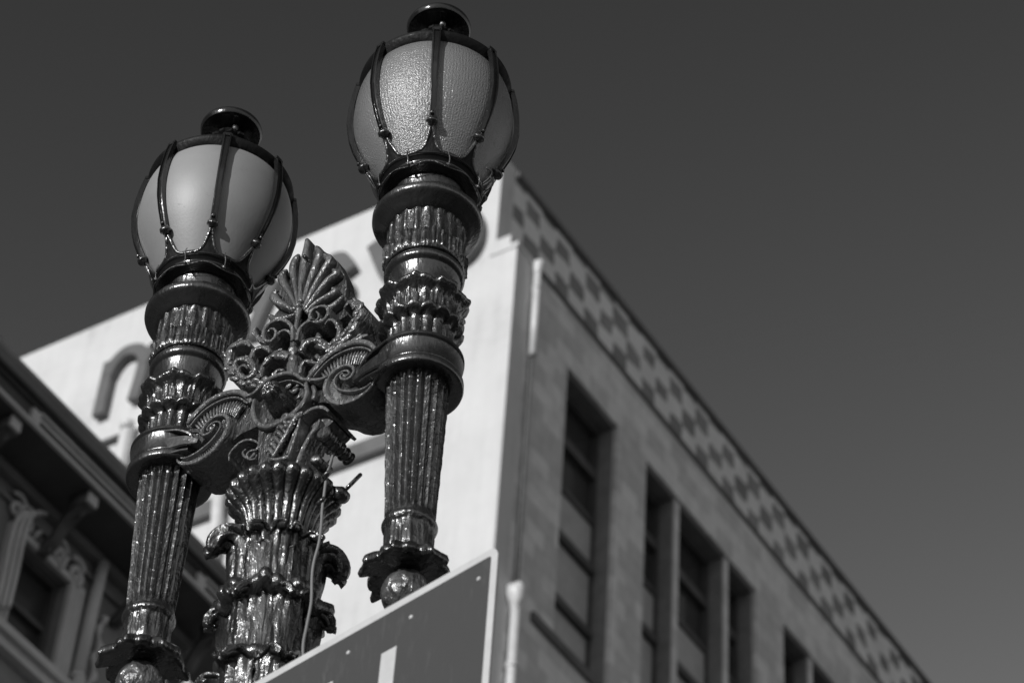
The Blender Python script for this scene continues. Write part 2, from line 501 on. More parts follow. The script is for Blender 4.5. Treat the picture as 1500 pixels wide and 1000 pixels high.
def lamp_head(C, lean, back, glass, az0, sub):
    F = frame(C, lean, back)
    rnd = random.Random(sub)
    # --- fluted column below the clamp
    m = MB()
    pr = []
    K = 30
    for i in range(K + 1):
        s = i / K
        h = -0.04 - (0.485 - 0.04) * s
        r = 0.0815 - (0.0815 - 0.0625) * s
        e = min(1, (s) / 0.02, (1 - s) / 0.03)
        pr.append((h, r + 0.0008 * rnd.uniform(-1, 1), fl2(22, 0.0110 * max(0.02, sqrt(max(0, e))))))
    pr += [(-0.495, 0.062), (-0.50, 0.0635)]
    lathe(m, F, pr, 240)
    shaft = m.build('fluted_column', 'paint', lamp, auto=50)
    m = MB()
    lathe(m, F, [(-0.497, 0.060), (-0.502, 0.066), (-0.510, 0.0685), (-0.518, 0.066), (-0.523, 0.0605),
                 (-0.526, 0.0585, ragged(9, 0.003, 0, 3)), (-0.55, 0.0585, ragged(9, 0.006, 0, 3)), (-0.575, 0.057, ragged(9, 0.007, 0, 3)), (-0.60, 0.058, ragged(9, 0.004, 0, 3)), (-0.615, 0.052)], 110)
    m.build('column_foot', 'paint', shaft)
    # --- dark leafy skirt and bud below
    m = MB()
    def sk(k, dh):
        rg = ragged(6, 0.030 * k, dh, 11, 0.7)
        return lambda th: rg(th + 0.3)
    lathe(m, F, [(-0.598, 0.052), (-0.612, 0.066, sk(0.5, -0.004)), (-0.622, 0.082, sk(0.8, -0.012)), (-0.632, 0.094, sk(1, -0.022)), (-0.645, 0.0985, sk(1, -0.026)),
                 (-0.657, 0.094, sk(1, -0.024)), (-0.655, 0.080, sk(0.8, -0.012)), (-0.650, 0.060), (-0.655, 0.045)], 150)
    m.build('leaf_skirt', 'paint', lamp)
    m = MB()
    rows = []
    for i in range(34):
        a = pi * (0.10 + 0.90 * i / 33)
        h = -0.715 + 0.060 * cos(a); r = 0.0565 * sin(a)
        ring = []
        for j in range(120):
            th = 2 * pi * j / 120
            v = i / 33 * 4.2; row = int(v); fr_ = v - row
            q = (th * 7 / (2 * pi) + 0.5 * (row % 2)) % 1.0
            edge = abs(q - 0.5) * 2
            sc = 0.0042 if fr_ < 0.95 - 0.7 * edge ** 1.5 else 0.0
            k = sc * (0.4 + 0.6 * fr_)
            ring.append(F((r + k * sin(a)) * cos(th), (r + k * sin(a)) * sin(th), h + k * cos(a)))
        rows.append(ring)
    m.grid(rows, True, True, True)
    m.build('bud_finial', 'paint_ornament', lamp)
    # --- clamp band
    m = MB()
    lathe(m, F, [(0.046, 0.078), (0.056, 0.104), (0.056, 0.113), (0.051, 0.1155), (0.045, 0.1155), (0.041, 0.112), (0.039, 0.1075), (0.036, 0.1095), (0.034, 0.1140), (0.022, 0.1108), (0.010, 0.1092), (-0.004, 0.1090), (-0.018, 0.1115),
                 (-0.020, 0.1100), (-0.023, 0.1100), (-0.025, 0.1140), (-0.029, 0.1160), (-0.043, 0.1160), (-0.048, 0.1145), (-0.050, 0.112), (-0.051, 0.10), (-0.046, 0.076)], 140)
    m.build('clamp_band', 'paint_mid', lamp, auto=40)
    # --- leaf capital above the clamp
    m = MB()
    def shelf(k1, k2): return lambda th: (k1 * (abs(cos(8 * th)) ** 0.6 - 0.5), k2 * (abs(cos(8 * th)) ** 0.6 - 0.5))
    lathe(m, F, [(0.045, 0.083, reed(16, 0.004)), (0.06, 0.083, reed(16, 0.010)), (0.10, 0.084, reed(16, 0.011)), (0.134, 0.087, reed(16, 0.011)), (0.143, 0.090, reed(16, 0.009)), (0.147, 0.097, shelf(0.006, 0.007)), (0.150, 0.104, shelf(0.008, 0.009)), (0.155, 0.108, shelf(0.009, 0.010)),
                 (0.162, 0.1085, shelf(0.009, 0.009)), (0.167, 0.104, shelf(0.006, 0.005)), (0.168, 0.095), (0.178, 0.0915, ragged(16, 0.004, 0, 2)), (0.192, 0.092, ragged(24, 0.007, 0, 8)), (0.208, 0.093, ragged(24, 0.008, 0, 8)),
                 (0.224, 0.095, ragged(16, 0.007, 0, 8)), (0.233, 0.101, ragged(8, 0.007, 0.002, 8)), (0.239, 0.109, ragged(8, 0.008, 0.005, 8)), (0.244, 0.116, ragged(8, 0.010, 0.008, 8)), (0.250, 0.1195, ragged(8, 0.010, 0.009, 8)), (0.257, 0.1185, ragged(8, 0.010, 0.008, 8)), (0.261, 0.111, ragged(8, 0.008, 0.005, 8)),
                 (0.262, 0.097), (0.268, 0.0835), (0.30, 0.080)], 320)
    cap = m.build('leaf_capital', 'paint', lamp, auto=60)
    for k in range(0):
        m = MB()
        leaf(m, F, az0 + k * pi / 4 + pi / 8, 0.200, 0.092, 0.278, 0.108, 0.006, 0.026, 3, 20, 11, 0.003, 110)
        m.build('leaf', 'paint', cap, solid=0.005)
    # --- neck, torus, fluted drum, flange, collar
    m = MB()
    def drum(amp): return flute(20, amp)
    egg = lambda th: (0.0, 0.0035 * max(0, cos(8 * th)) ** 3)
    lv = lambda th: (0.006 * (abs(cos(4 * th)) ** 0.6) * (1 + 0.5 * cos(56 * th)) + 0.002 * sin(88 * th + 1), 0)
    lv2 = lambda th: (0.009 * (abs(cos(4 * th)) ** 0.5) * (1 + 0.45 * cos(56 * th)), 0.006 * cos(8 * th))
    pr = [(0.379, 0.09)]
    pr += [(0.380, 0.103), (0.384, 0.1055), (0.392, 0.1045, lv), (0.405, 0.1035, lv), (0.42, 0.103, lv), (0.434, 0.103, lv2), (0.444, 0.1025, lv2), (0.450, 0.1025), (0.453, 0.1045, drum(0.0055)), (0.50, 0.1055, drum(0.0055)), (0.528, 0.1060, drum(0.0055)), (0.532, 0.1055)]
    lathe(m, F, pr, 200)
    hold = m.build('globe_holder', 'paint', lamp, auto=45)
    m = MB()
    lathe(m, F, [(0.262, 0.080), (0.27, 0.0825), (0.300, 0.0845), (0.318, 0.0875), (0.330, 0.0910), (0.338, 0.0935)] + [(0.359 - 0.017 * cos(radians(a)), 0.0905 + 0.0160 * sin(radians(a))) for a in range(15, 181, 15)] + [(0.380, 0.094), (0.381, 0.080)], 120)
    m.build('torus_ring', 'paint_mid', hold)
    m = MB()
    lathe(m, F, [(0.531, 0.100), (0.531, 0.108), (0.540, 0.118), (0.548, 0.129), (0.555, 0.139), (0.560, 0.1455), (0.568, 0.1485, egg), (0.577, 0.1485, egg), (0.585, 0.144, egg), (0.590, 0.132), (0.593, 0.112), (0.598, 0.100), (0.612, 0.0955), (0.634, 0.0960), (0.650, 0.0990), (0.662, 0.1025), (0.672, 0.1055), (0.674, 0.08)], 160)
    m.build('flange', 'paint_mid', hold)
    m = MB()
    lathe(m, F, [(0.668, 0.097), (0.669, 0.113), (0.670, 0.131), (0.675, 0.1345), (0.680, 0.132), (0.683, 0.1265), (0.689, 0.125), (0.696, 0.1275), (0.702, 0.137), (0.706, 0.1415), (0.715, 0.1420), (0.722, 0.139), (0.724, 0.130), (0.718, 0.115)], 120)
    m.build('collar', 'paint_smooth', hold, auto=40)
    # --- the glass
    gp = [(0.712, 0.126), (0.73, 0.136), (0.76, 0.153), (0.80, 0.174), (0.85, 0.197), (0.90, 0.2125), (0.95, 0.2205), (1.0, 0.2215), (1.05, 0.2175), (1.085, 0.2090), (1.11, 0.1985), (1.13, 0.184)]
    gs = smoothpath(gp, 40)
    m = MB()
    lathe(m, F, gs, 96, cap=False)
    g = m.build('globe', glass, lamp, recalc=True)
    uvl = g.data.uv_layers.new(name='UVMap')
    nn = 96
    for poly in g.data.polygons:
        js = [v % nn for v in poly.vertices]
        wrap = (0 in js and nn - 1 in js)
        for li, v in zip(poly.loop_indices, poly.vertices):
            j = v % nn; i = v // nn
            if wrap and j == 0: j = nn
            uvl.data[li].uv = (j / nn, i / 39.0)
    # --- cage: scalloped cup, top ring, dome
    cage_r = lambda h: [r for r in [None]][0]
    def cr_(h):
        P = [(0.70, 0.133), (0.73, 0.144), (0.76, 0.160), (0.797, 0.181), (0.85, 0.204), (0.90, 0.2195), (0.964, 0.2280), (1.03, 0.2265), (1.09, 0.2200), (1.137, 0.2110)]
        for (a, b), (c, d) in zip(P, P[1:]):
            if h <= c: return b + (d - b) * (h - a) / (c - a)
        return P[-1][1]
    def top_h(th):
        d = (th - az0 + pi / 8) % (pi / 4) - pi / 8
        x = abs(d) / (pi / 8)
        return 0.7090 + 0.0825 * (0.80 * max(0, 1 - x) ** 5.5 + 0.20 * max(0, 1 - x) ** 2)
    m = MB()
    rows = []
    NT = 256
    for i in range(10):
        s = i / 9
        ring = []
        for j in range(NT):
            th = az0 + 2 * pi * j / NT
            h = 0.703 + (top_h(th) - 0.703) * s
            r = cr_(h) + 0.001
            ring.append(F(r * cos(th), r * sin(th), h))
        rows.append(ring)
    m.grid(rows, True)
    cage = m.build('globe_cage', 'paint_dull', lamp, solid=0.007)
    m = MB()
    pts = []
    for j in range(NT + 1):
        th = az0 + 2 * pi * j / NT
        h = top_h(th); r = cr_(h) + 0.003
        pts.append(F(r * cos(th), r * sin(th), h))
    m.tube(pts, 0.0048, 8, False)
    m.build('cage_rim', 'paint', cage)
    m = MB()
    sc = lambda k: (lambda th: (0, k * abs(cos(4 * (th - az0))) ** 3))
    lathe(m, F, [(1.116, 0.186, sc(-0.010)), (1.104, 0.195, sc(-0.010)), (1.105, 0.199, sc(-0.008)), (1.114, 0.2070), (1.123, 0.2135), (1.130, 0.2158), (1.136, 0.2145), (1.138, 0.209), (1.150, 0.195), (1.172, 0.178), (1.19, 0.165), (1.21, 0.155), (1.235, 0.13), (1.262, 0.10), (1.29, 0.075), (1.325, 0.058), (1.338, 0.052), (1.343, 0.060, ragged(12, 0.006, 0.003, 4)), (1.353, 0.059, ragged(12, 0.006, 0.003, 4)), (1.363, 0.046), (1.378, 0.040), (1.403, 0.036)], 140)
    dome = m.build('cage_dome', 'paint_dull', lamp, auto=45)
    m = MB()
    lathe(m, F, [(1.393, 0.034), (1.402, 0.050), (1.400, 0.070), (1.396, 0.084), (1.397, 0.0885), (1.404, 0.0925), (1.412, 0.0935), (1.418, 0.0915), (1.424, 0.080), (1.434, 0.055), (1.446, 0.030), (1.454, 0.014)], 90)
    m.build('vent_cap', 'paint_smooth', lamp, auto=40)
    m = MB()
    rows = [(1.448, 0.012), (1.460, 0.011), (1.466, 0.0155), (1.475, 0.0165), (1.483, 0.011), (1.486, 0.003)]
    lathe(m, F, rows, 20)
    m.build('cap_knob', 'paint', dome)
    for k in range(3):
        a = az0 + 0.25 + k * 2 * pi / 3
        m = MB()
        m.tube([F(0.036 * cos(a), 0.036 * sin(a), 1.380), F(0.050 * cos(a), 0.050 * sin(a), 1.380)], [0.009, 0.0085], 12)
        m.build('screw', 'paint_ornament', dome)
    # --- eight ribs
    for k in range(8):
        a = az0 + k * pi / 4
        m = MB()
        rows = []
        hs = [0.786 + (1.136 - 0.786) * i / 26 for i in range(27)]
        for i, h in enumerate(hs):
            r = cr_(h) + 0.0015
            s = i / 26
            w = 0.0085 + 0.0035 * s
            d = 0.010
            sec = [(-w, -0.004), (-w, d), (-w * 0.62, d + 0.001), (-w * 0.55, d - 0.0035), (w * 0.55, d - 0.0035), (w * 0.62, d + 0.001), (w, d), (w, -0.004)]
            ring = []
            for (tw, tr) in sec:
                R = r + tr
                ring.append(F(R * cos(a) - tw * sin(a), R * sin(a) + tw * cos(a), h))
            rows.append(ring)
        m.grid(rows, True, True, True)
        # top hook standing out from the rim
        r = cr_(1.136)
        def bx(h0, h1, r0, r1, w):
            c = []
            for h in (h0, h1):
                for (R, t) in ((r0, -w), (r1, -w), (r1, w), (r0, w)):
                    c.append(F(R * cos(a) - t * sin(a), R * sin(a) + t * cos(a), h))
            m.add(c, [(0, 3, 2, 1), (4, 5, 6, 7), (0, 1, 5, 4), (1, 2, 6, 5), (2, 3, 7, 6), (3, 0, 4, 7)])
        bx(1.127, 1.136, r - 0.01, r + 0.0125, 0.0135)
        bx(1.137, 1.142, r - 0.012, r + 0.010, 0.0105)
        rib = m.build('rib', 'paint_smooth', cage, auto=40)
        m = MB()
        R = cr_(0.79)
        c0 = F((R + 0.006) * cos(a), (R + 0.006) * sin(a), 0.790)
        rows = []
        up = (F(0, 0, 1) - F(0, 0, 0))
        tang = Vector((cos(a), sin(a), 0)) * 0.55 + up
        tang.normalize()
        m.tube([c0 - tang * 0.014, c0 - tang * 0.008, c0 - tang * 0.007, c0 + tang * 0.002, c0 + tang * 0.003, c0 + tang * 0.009], [0.010, 0.0105, 0.0165, 0.0165, 0.0125, 0.011], 14)
        out = Vector((cos(a), sin(a), 0))
        m.tube([c0 + tang * 0.016 + out * 0.004, c0 + tang * 0.016 + out * 0.011], [0.006, 0.0055], 10)
        m.build('rib_socket', 'paint', cage)
    # --- thin wire tied round the collar
    m = MB()
    pts = []
    rs = random.Random(sub + 3)
    for j in range(121):
        th = 2 * pi * j / 120
        pts.append(F((0.1365 + 0.002 * sin(5 * th)) * cos(th), (0.1365 + 0.002 * sin(5 * th)) * sin(th), 0.668 + 0.010 * cos(4 * (th - az0)) ** 2 * (1 if j % 1 == 0 else 0) - 0.004))
    m.tube(pts, 0.0016, 6, False)
    for k in range(8):
        a = az0 + (k + 0.45) * pi / 4
        P = []
        for i in range(9):
            s = i / 8
            h = 0.664 + 0.064 * s
            r = 0.1405 + 0.006 * sin(pi * s) + 0.001
            P.append(F(r * cos(a + 0.015 * sin(6 * s)), r * sin(a + 0.015 * sin(6 * s)), h))
        if k % 2 == 0 or True:
            m.tube(P, 0.0017, 6)
            q = F(0.143 * cos(a), 0.143 * sin(a), 0.668)
            m.tube([q + Vector((0.004, 0, -0.006)), q, q + Vector((-0.005, 0, 0.005))], [0.003, 0.0042, 0.003], 7)
    m.build('tie_wire', 'paint_ornament', lamp)
    return F

FR = lamp_head(LR, -0.04289, 0.0, 'glass_ripple', radians(-56.0), 1)
FL = lamp_head(LL, -0.036, 0.029, 'glass_frost', radians(-49.0), 2)

# ---- the loose twist of wire beside the right cage
m = MB()
P = [at_depth(x, y, 7.46) for x, y in ((700, 306), (706, 298), (713, 291), (708, 283), (716, 276), (722, 266), (718, 259), (722, 270), (712, 278), (706, 271), (716, 262), (721, 252), (712, 246))]
m.tube(smoothpath(P, 60), 0.0026, 7)
m.build('wire_twist', 'wire', lamp)

# ---- the traced ornament: a point of the vertical ornament plane n metres in front of the post's axis
def T(px, py, n=0.07):
    v = CR * (px - 750) + CD * (py - 500) + CF * FPX
    t = (LM.y - n - EYE.y) / v.y
    P = EYE + v * t
    return (P.x - LM.x, P.z - LM.z)
def W3(u, w, n): return Vector((LM.x + u, LM.y - n, LM.z + w))
def ribbon(mb, path, width, nf, nb, n=None, ch=0.003, flat=0.62, mir=None):
    n = n or max(8, len(path) * 4)
    if not hasattr(width, '__len__'): width = [width] * len(path)
    q = smoothpath([(p[0], p[1], w) for p, w in zip(path, width)], n)
    rows = []
    for i, (u, w, wd) in enumerate(q):
        a = q[min(i + 1, n - 1)]; b = q[max(i - 1, 0)]
        tx, ty = a[0] - b[0], a[1] - b[1]
        l = hypot(tx, ty) or 1
        nx, ny = -ty / l, tx / l
        if not hasattr(nf, '__len__'): f = nf
        else: f = nf[0] + (nf[1] - nf[0]) * i / (n - 1)
        sec = [(-.5, nb), (-.5, f - ch), (-.5 * flat, f), (.5 * flat, f), (.5, f - ch), (.5, nb)]
        row = []
        for (c, d) in sec:
            uu = u + nx * wd * c; ww = w + ny * wd * c
            if mir is not None: uu = 2 * mir - uu
            row.append(W3(uu, ww, d))
        rows.append(row)
    mb.grid(rows, True, True, True)
def plate(mb, outline, nf, nb, mir=None, sm=0):
    if sm: outline = smoothpath(list(outline) + [outline[0]], sm)[:-1]
    if mir is not None: outline = [(2 * mir - u, w) for u, w in outline]
    k = len(outline)
    vs = [W3(u, w, nf) for u, w in outline] + [W3(u, w, nb) for u, w in outline]
    fs = [tuple(range(k)), tuple(range(k, 2 * k))[::-1]]
    fs += [(i, (i + 1) % k, k + (i + 1) % k, k + i) for i in range(k)]
    mb.add(vs, fs)
def roundlobe(mb, path, rad, n0, mir=None, flat=0.6, cnt=None):
    """a soft tapered tube lying in the ornament plane"""
    cnt = cnt or len(path) * 5
    q = smoothpath([(p[0], p[1], r) for p, r in zip(path, rad)], cnt)
    rows = []
    for i, (u, w, r) in enumerate(q):
        a = q[min(i + 1, cnt - 1)]; b = q[max(i - 1, 0)]
        tx, ty = a[0] - b[0], a[1] - b[1]
        l = hypot(tx, ty) or 1
        nx, ny = -ty / l, tx / l
        r = max(r, 0.0012)
        row = []
        for j in range(12):
            t = 2 * pi * j / 12
            uu = u + nx * r * cos(t); ww = w + ny * r * cos(t)
            if mir is not None: uu = 2 * mir - uu
            row.append(W3(uu, ww, n0 + r * flat * sin(t)))
        rows.append(row)
    mb.grid(rows, True, True, True)

TT = lambda pts, n=0.07: [T(x, y, n) for x, y in pts]
top_arc = TT([(450, 557), (458, 545), (469, 531), (481, 520), (496, 510), (512, 503), (526, 500.5), (540, 503), (550, 511)])
arc_in = TT([(458, 551), (467, 540), (480, 527), (496, 516.5), (512, 510), (526, 507.5), (538, 510), (546, 516)])
cre_out = TT([(551, 556), (546, 566), (537, 575.5), (526, 583), (513, 589), (501, 591.5), (489, 589.5), (480.5, 582), (477, 571), (479, 560), (486, 549), (496, 540.5), (508, 536), (517, 538.5), (519.5, 545), (515, 553), (507, 557), (501, 555.5), (500, 551), (504, 548)])
cre_in = TT([(546, 560), (536, 568), (521, 573), (508, 573.5), (498, 571), (491.5, 564.5), (491, 557), (495, 550), (502, 545), (509, 543.5), (512, 547), (509, 551)])
eye = T(505, 551.5)
strap = TT([(556, 513), (556, 548), (548, 549), (530, 555), (519, 560), (513, 556), (521, 547), (521, 540), (527, 533), (544, 521)])
body = TT([(449, 556), (458, 546), (469, 532), (481, 521), (496, 511), (512, 504), (526, 502), (540, 505), (552, 512), (566, 512), (566, 545), (554, 556), (546, 565), (537, 574), (526, 582), (513, 588), (501, 590), (489, 588), (478, 583), (464, 581), (449, 586), (436, 590), (436, 558)])
for side, mir in (('r', None), ('l', 0.0)):
    m = MB()
    plate(m, body, 0.048, -0.07, mir)
    plate(m, strap, 0.066, 0.04, mir)
    arm = m.build('bracket_arm', 'paint', lamp, smooth=False)
    m = MB()
    ribbon(m, top_arc, [0.012, 0.015, 0.016, 0.016, 0.016, 0.016, 0.016, 0.015, 0.012], 0.074, -0.07, 50, mir=mir)
    ribbon(m, arc_in, 0.006, 0.068, 0.03, 44, mir=mir)
    m.build('arched_moulding', 'paint_ornament', arm, auto=35)
    m = MB()
    wd = [0.004, 0.008, 0.011, 0.013, 0.0145, 0.0145, 0.0145, 0.0145, 0.0145, 0.014, 0.013, 0.012, 0.010, 0.010, 0.010, 0.009, 0.008, 0.007, 0.006, 0.004]
    ribbon(m, cre_out, wd, 0.076, -0.02, 110, mir=mir)
    ribbon(m, cre_in, 0.0065, 0.074, 0.03, 70, mir=mir)
    roundlobe(m, [(eye[0] - 0.008, eye[1]), eye, (eye[0] + 0.008, eye[1] + 0.003)], [0.004, 0.010, 0.004], 0.068, mir, 1.0)
    # radiating flutes: between the arch and the scroll, and along the crescent
    A_ = smoothpath(arc_in, 20); B_ = smoothpath(TT([(476, 562), (478, 556), (483, 548), (492, 539.5), (503, 533.5), (514, 531.5), (524, 531.5), (534, 528)]), 20)
    for i in range(2, 19):
        a, b = A_[i], B_[i]
        p = [(a[0] * (1 - t) + b[0] * t, a[1] * (1 - t) + b[1] * t) for t in (0.12, 0.35, 0.6, 0.92)]
        roundlobe(m, p, [0.0020, 0.0042, 0.0038, 0.0020], 0.058, mir, 1.3)
    A_ = smoothpath(cre_out[:12], 34); B_ = smoothpath(cre_in[:9], 34)
    for i in range(2, 32):
        a, b = A_[i], B_[i]
        p = [(a[0] * (1 - t) + b[0] * t, a[1] * (1 - t) + b[1] * t) for t in (0.18, 0.5, 0.9)]
        roundlobe(m, p, [0.0030, 0.0036, 0.0018], 0.060, mir, 1.5)
    m.build('scroll', 'paint_ornament', arm, auto=45)
    # the broad strap that runs from the clamp into the eye of the scroll
    m = MB()
    ribbon(m, TT([(572, 523), (560, 529), (546, 534), (532, 540), (521, 547), (513, 552)], 0.09), [0.052, 0.050, 0.044, 0.034, 0.024, 0.014], (0.108, 0.080), 0.03, 40, 0.004, 0.8, mir)
    ribbon(m, TT([(572, 506), (560, 512), (546, 519), (534, 528), (525, 537), (521, 545)], 0.09), 0.008, (0.113, 0.084), 0.03, 40, 0.002, 0.6, mir)
    ribbon(m, TT([(572, 541), (560, 546), (546, 549), (534, 552), (524, 556)], 0.09), 0.008, (0.113, 0.084), 0.03, 40, 0.002, 0.6, mir)
    m.build('strap', 'paint_mid', arm, auto=35)
    # strap grooves
    m = MB()
    g1 = TT([(562, 521), (548, 523), (536, 532), (526, 540), (522, 546)]); g2 = TT([(562, 542), (548, 544), (532, 550), (522, 555)])
    ribbon(m, g1, 0.006, 0.071, 0.05, 26, mir=mir); ribbon(m, g2, 0.006, 0.071, 0.05, 20, mir=mir)
    m.build('strap_bead', 'paint', arm, auto=35)
    # console fan under the arm, beside the column
    m = MB()
    c = T(560, 583, -0.03)
    for j in range(6):
        a = radians(200 + 24 * j)
        roundlobe(m, [(c[0], c[1]), (c[0] + 0.018 * cos(a), c[1] + 0.018 * sin(a)), (c[0] + 0.030 * cos(a), c[1] + 0.030 * sin(a))], [0.004, 0.007, 0.004], 0.0, mir, 2.6)
    m.build('console_leaf', 'paint', arm)

# ---- shield plaque and rosette at the middle
m = MB()
sh = TT([(373, 585), (380, 568), (395, 558), (409, 554), (420, 549), (432, 551), (445, 557), (449, 567), (449, 582), (440, 596), (428, 608), (412, 619), (395, 625), (381, 623), (374, 613)])
plate(m, sh, 0.050, -0.07)
plq = m.build('plaque', 'paint', lamp, smooth=False)
m = MB()
ribbon(m, TT([(374, 586), (371, 603), (376, 618), (388, 625.5), (403, 622.5), (420, 613), (434, 602), (445, 590), (450, 577), (449, 562)]), [0.010, 0.013, 0.015, 0.016, 0.016, 0.015, 0.014, 0.013, 0.012, 0.011], 0.076, -0.07, 60)
ribbon(m, TT([(362, 583), (374, 578), (386, 566), (398, 556), (412, 550.5), (424, 548.5), (436, 551), (444, 557), (455, 558.5), (470, 558), (482, 554)]), [0.010, 0.010, 0.011, 0.012, 0.012, 0.012, 0.012, 0.011, 0.011, 0.010, 0.008], 0.080, -0.07, 60)
ribbon(m, TT([(408, 560), (422, 556.5), (436, 559), (446, 565)]), 0.004, 0.070, 0.04, 20)
m.build('plaque_rim', 'paint_ornament', plq, auto=35)
m = MB()
for (x, y, r) in ((424, 566, 0.012), (432, 574, 0.013), (421, 578, 0.014), (437, 565, 0.008), (428, 588, 0.010), (439, 582, 0.008), (418, 592, 0.008)):
    u, w = T(x, y, 0.055)
    roundlobe(m, [(u - r, w - r * 0.3), (u, w), (u + r * 0.8, w + r * 0.6)], [r * 0.35, r * 0.62, r * 0.3], 0.056, None, 0.9)
mr = MB(); ribbon(mr, TT([(456, 563), (458, 572), (456, 582)]), 0.012, 0.066, 0.04, 12); mr.build('relief_band', 'paint_ornament', plq)
m.build('plaque_relief', 'paint_ornament', plq)
u0, w0 = T(396, 571, 0.115)
m = MB()
rows = []
for i, (n_, r_) in enumerate([(0.131, 0.001), (0.131, 0.004), (0.129, 0.0065), (0.123, 0.0078), (0.122, 0.010), (0.126, 0.013), (0.128, 0.017), (0.126, 0.0215), (0.120, 0.0255), (0.113, 0.0275), (0.108, 0.025), (0.104, 0.027), (0.095, 0.031), (0.08, 0.035), (0.06, 0.038), (0.03, 0.040)]):
    row = []
    for j in range(80):
        t = 2 * pi * j / 80
        rr = r_ * (1 + (0.30 * (abs(cos(4 * t)) ** 0.6 - 0.75) if 0.009 < r_ < 0.028 else 0.05 * cos(16 * t) if r_ > 0.028 else 0))
        row.append(W3(u0 + rr * cos(t), w0 + rr * sin(t) - (0.125 - n_) * 0.10, n_))
    rows.append(row)
m.grid(rows, True, True, True)
m.build('rosette', 'paint', plq)

# ---- palmette crest
NC = 0.035
m = MB()
outl = TT([(446, 347), (456, 354), (466, 358), (475, 364), (485, 372), (492, 386), (497, 397), (499, 410), (496, 424), (502, 430), (505, 440), (500, 450), (486, 459), (470, 466), (456, 476), (448, 490), (442, 505), (436, 512), (432, 500), (424, 484), (412, 476), (396, 472), (392, 462), (393, 450), (400, 442), (400, 425), (404, 408), (414, 395), (418, 384), (428, 371), (436, 360)], NC)
plate(m, outl, 0.004, -0.034)
crest = m.build('palmette_crest', 'paint', lamp, smooth=False)
lob = [([(437, 449), (437, 420), (441, 385), (447, 349)], [3, 3.5, 5.5, 3.5]),
       ([(439, 450), (446, 420), (458, 385), (464, 368), (461, 360)], [2, 3, 4.5, 5.2, 3.6]),
       ([(441, 451), (453, 424), (470, 392), (479, 377), (474, 371)], [2, 3, 4, 5, 3.5]),
       ([(443, 452), (458, 430), (476, 407), (489, 397), (486, 393)], [2, 3, 4, 4.8, 3.3]),
       ([(445, 455), (460, 440), (475, 431), (487, 423), (485, 420)], [2, 3, 3.5, 4.2, 3]),
       ([(447, 456), (462, 448), (478, 447), (490, 440), (499, 432)], [2, 3.5, 4, 3.6, 2.6]),
       ([(434, 449), (430, 420), (425, 392), (428, 378), (434, 372)], [2, 3, 4.5, 5.2, 3.4]),
       ([(432, 450), (422, 428), (410, 408), (410, 398), (416, 394)], [2, 3.2, 4.8, 5.2, 3.2]),
       ([(431, 453), (416, 445), (402, 437), (397, 429), (402, 424)], [2, 3.4, 5, 5.4, 3.4]),
       ([(430, 458), (414, 462), (400, 464), (393, 460)], [2, 3.8, 4.6, 3.0])]
mb = MB()
k = 1.72e-3
for path, rad in lob:
    ribbon(mb, TT(path, NC), [r * k * 2.75 for r in rad], 0.031, -0.005, 34, 0.006, 0.42)
    u, w = TT(path[-1:], NC)[0]
    roundlobe(mb, [(u - 0.004, w + 0.002), (u, w), (u + 0.003, w - 0.003)], [0.003, rad[-1] * k * 1.15, 0.003], 0.024, None, 1.3, 10)
for path, rad in lob[1:]:
    # thin fin between lobes
    p = TT(path[:4], NC)
    roundlobe(mb, [(a + 0.004, b + 0.004) for a, b in p], [0.002, 0.0022, 0.0025, 0.002], 0.010, None, 2.4, 16)
mb.build('palmette_lobes', 'paint_ornament', crest)
m = MB()
q = T(446, 375, 0.05)
mh = MB(); mh.tube([W3(q[0], q[1], 0.03), W3(q[0], q[1] - 0.002, 0.052)], 0.006, 8)
for (x, y, r) in ((437, 449, 7), (440, 441, 5), (434, 458, 5), (431, 452, 4)):
    u, w = T(x, y, NC)
    roundlobe(m, [(u, w - r * k), (u, w), (u, w + r * k)], [r * k * .4, r * k, r * k * .4], 0.034, None, 1.0, 12)
# stem
roundlobe(m, TT([(437, 452), (434, 470), (431, 488), (430, 506), (429, 516)], NC), [0.010, 0.007, 0.009, 0.012, 0.011], 0.030, None, 1.2, 30)
m.build('crest_stem', 'paint_ornament', crest)
mh.build('hook', 'paint', crest)

# ---- scrollwork of leaves between crest and bar (own pieces both sides)
def curl(mb, pts, widths, nf, nb, n=0.04, cnt=60, ch=0.003):
    tp = TT(pts, n)
    ribbon(mb, tp, [w * k * 1.32 for w in widths], nf, nb, cnt, ch)
    L_ = sum(hypot(a[0] - b[0], a[1] - b[1]) for a, b in zip(pts, pts[1:]))
    N_ = int(L_ / 10)
    q = smoothpath([(p[0], p[1], w * k) for p, w in zip(tp, widths)], N_ + 2)
    for i in range(1, N_ + 1):
        u, w, wd = q[i]
        tx, ty = q[i + 1][0] - q[i - 1][0], q[i + 1][1] - q[i - 1][1]
        l = hypot(tx, ty) or 1
        tx, ty = tx / l, ty / l
        sg = 1 if i % 2 else -1
        nx, ny = -ty * sg, tx * sg
        a_ = (u - tx * wd * 0.5, w - ty * wd * 0.5)
        b_ = (u + nx * wd * 0.42 + tx * wd * 0.1, w + ny * wd * 0.42 + ty * wd * 0.1)
        c_ = (u + nx * wd * 0.6 + tx * wd * 0.6, w + ny * wd * 0.6 + ty * wd * 0.6)
        roundlobe(mb, [a_, b_, c_], [wd * 0.15, wd * 0.34, wd * 0.16], nf - 0.001, None, 0.9, 10)
scr = []
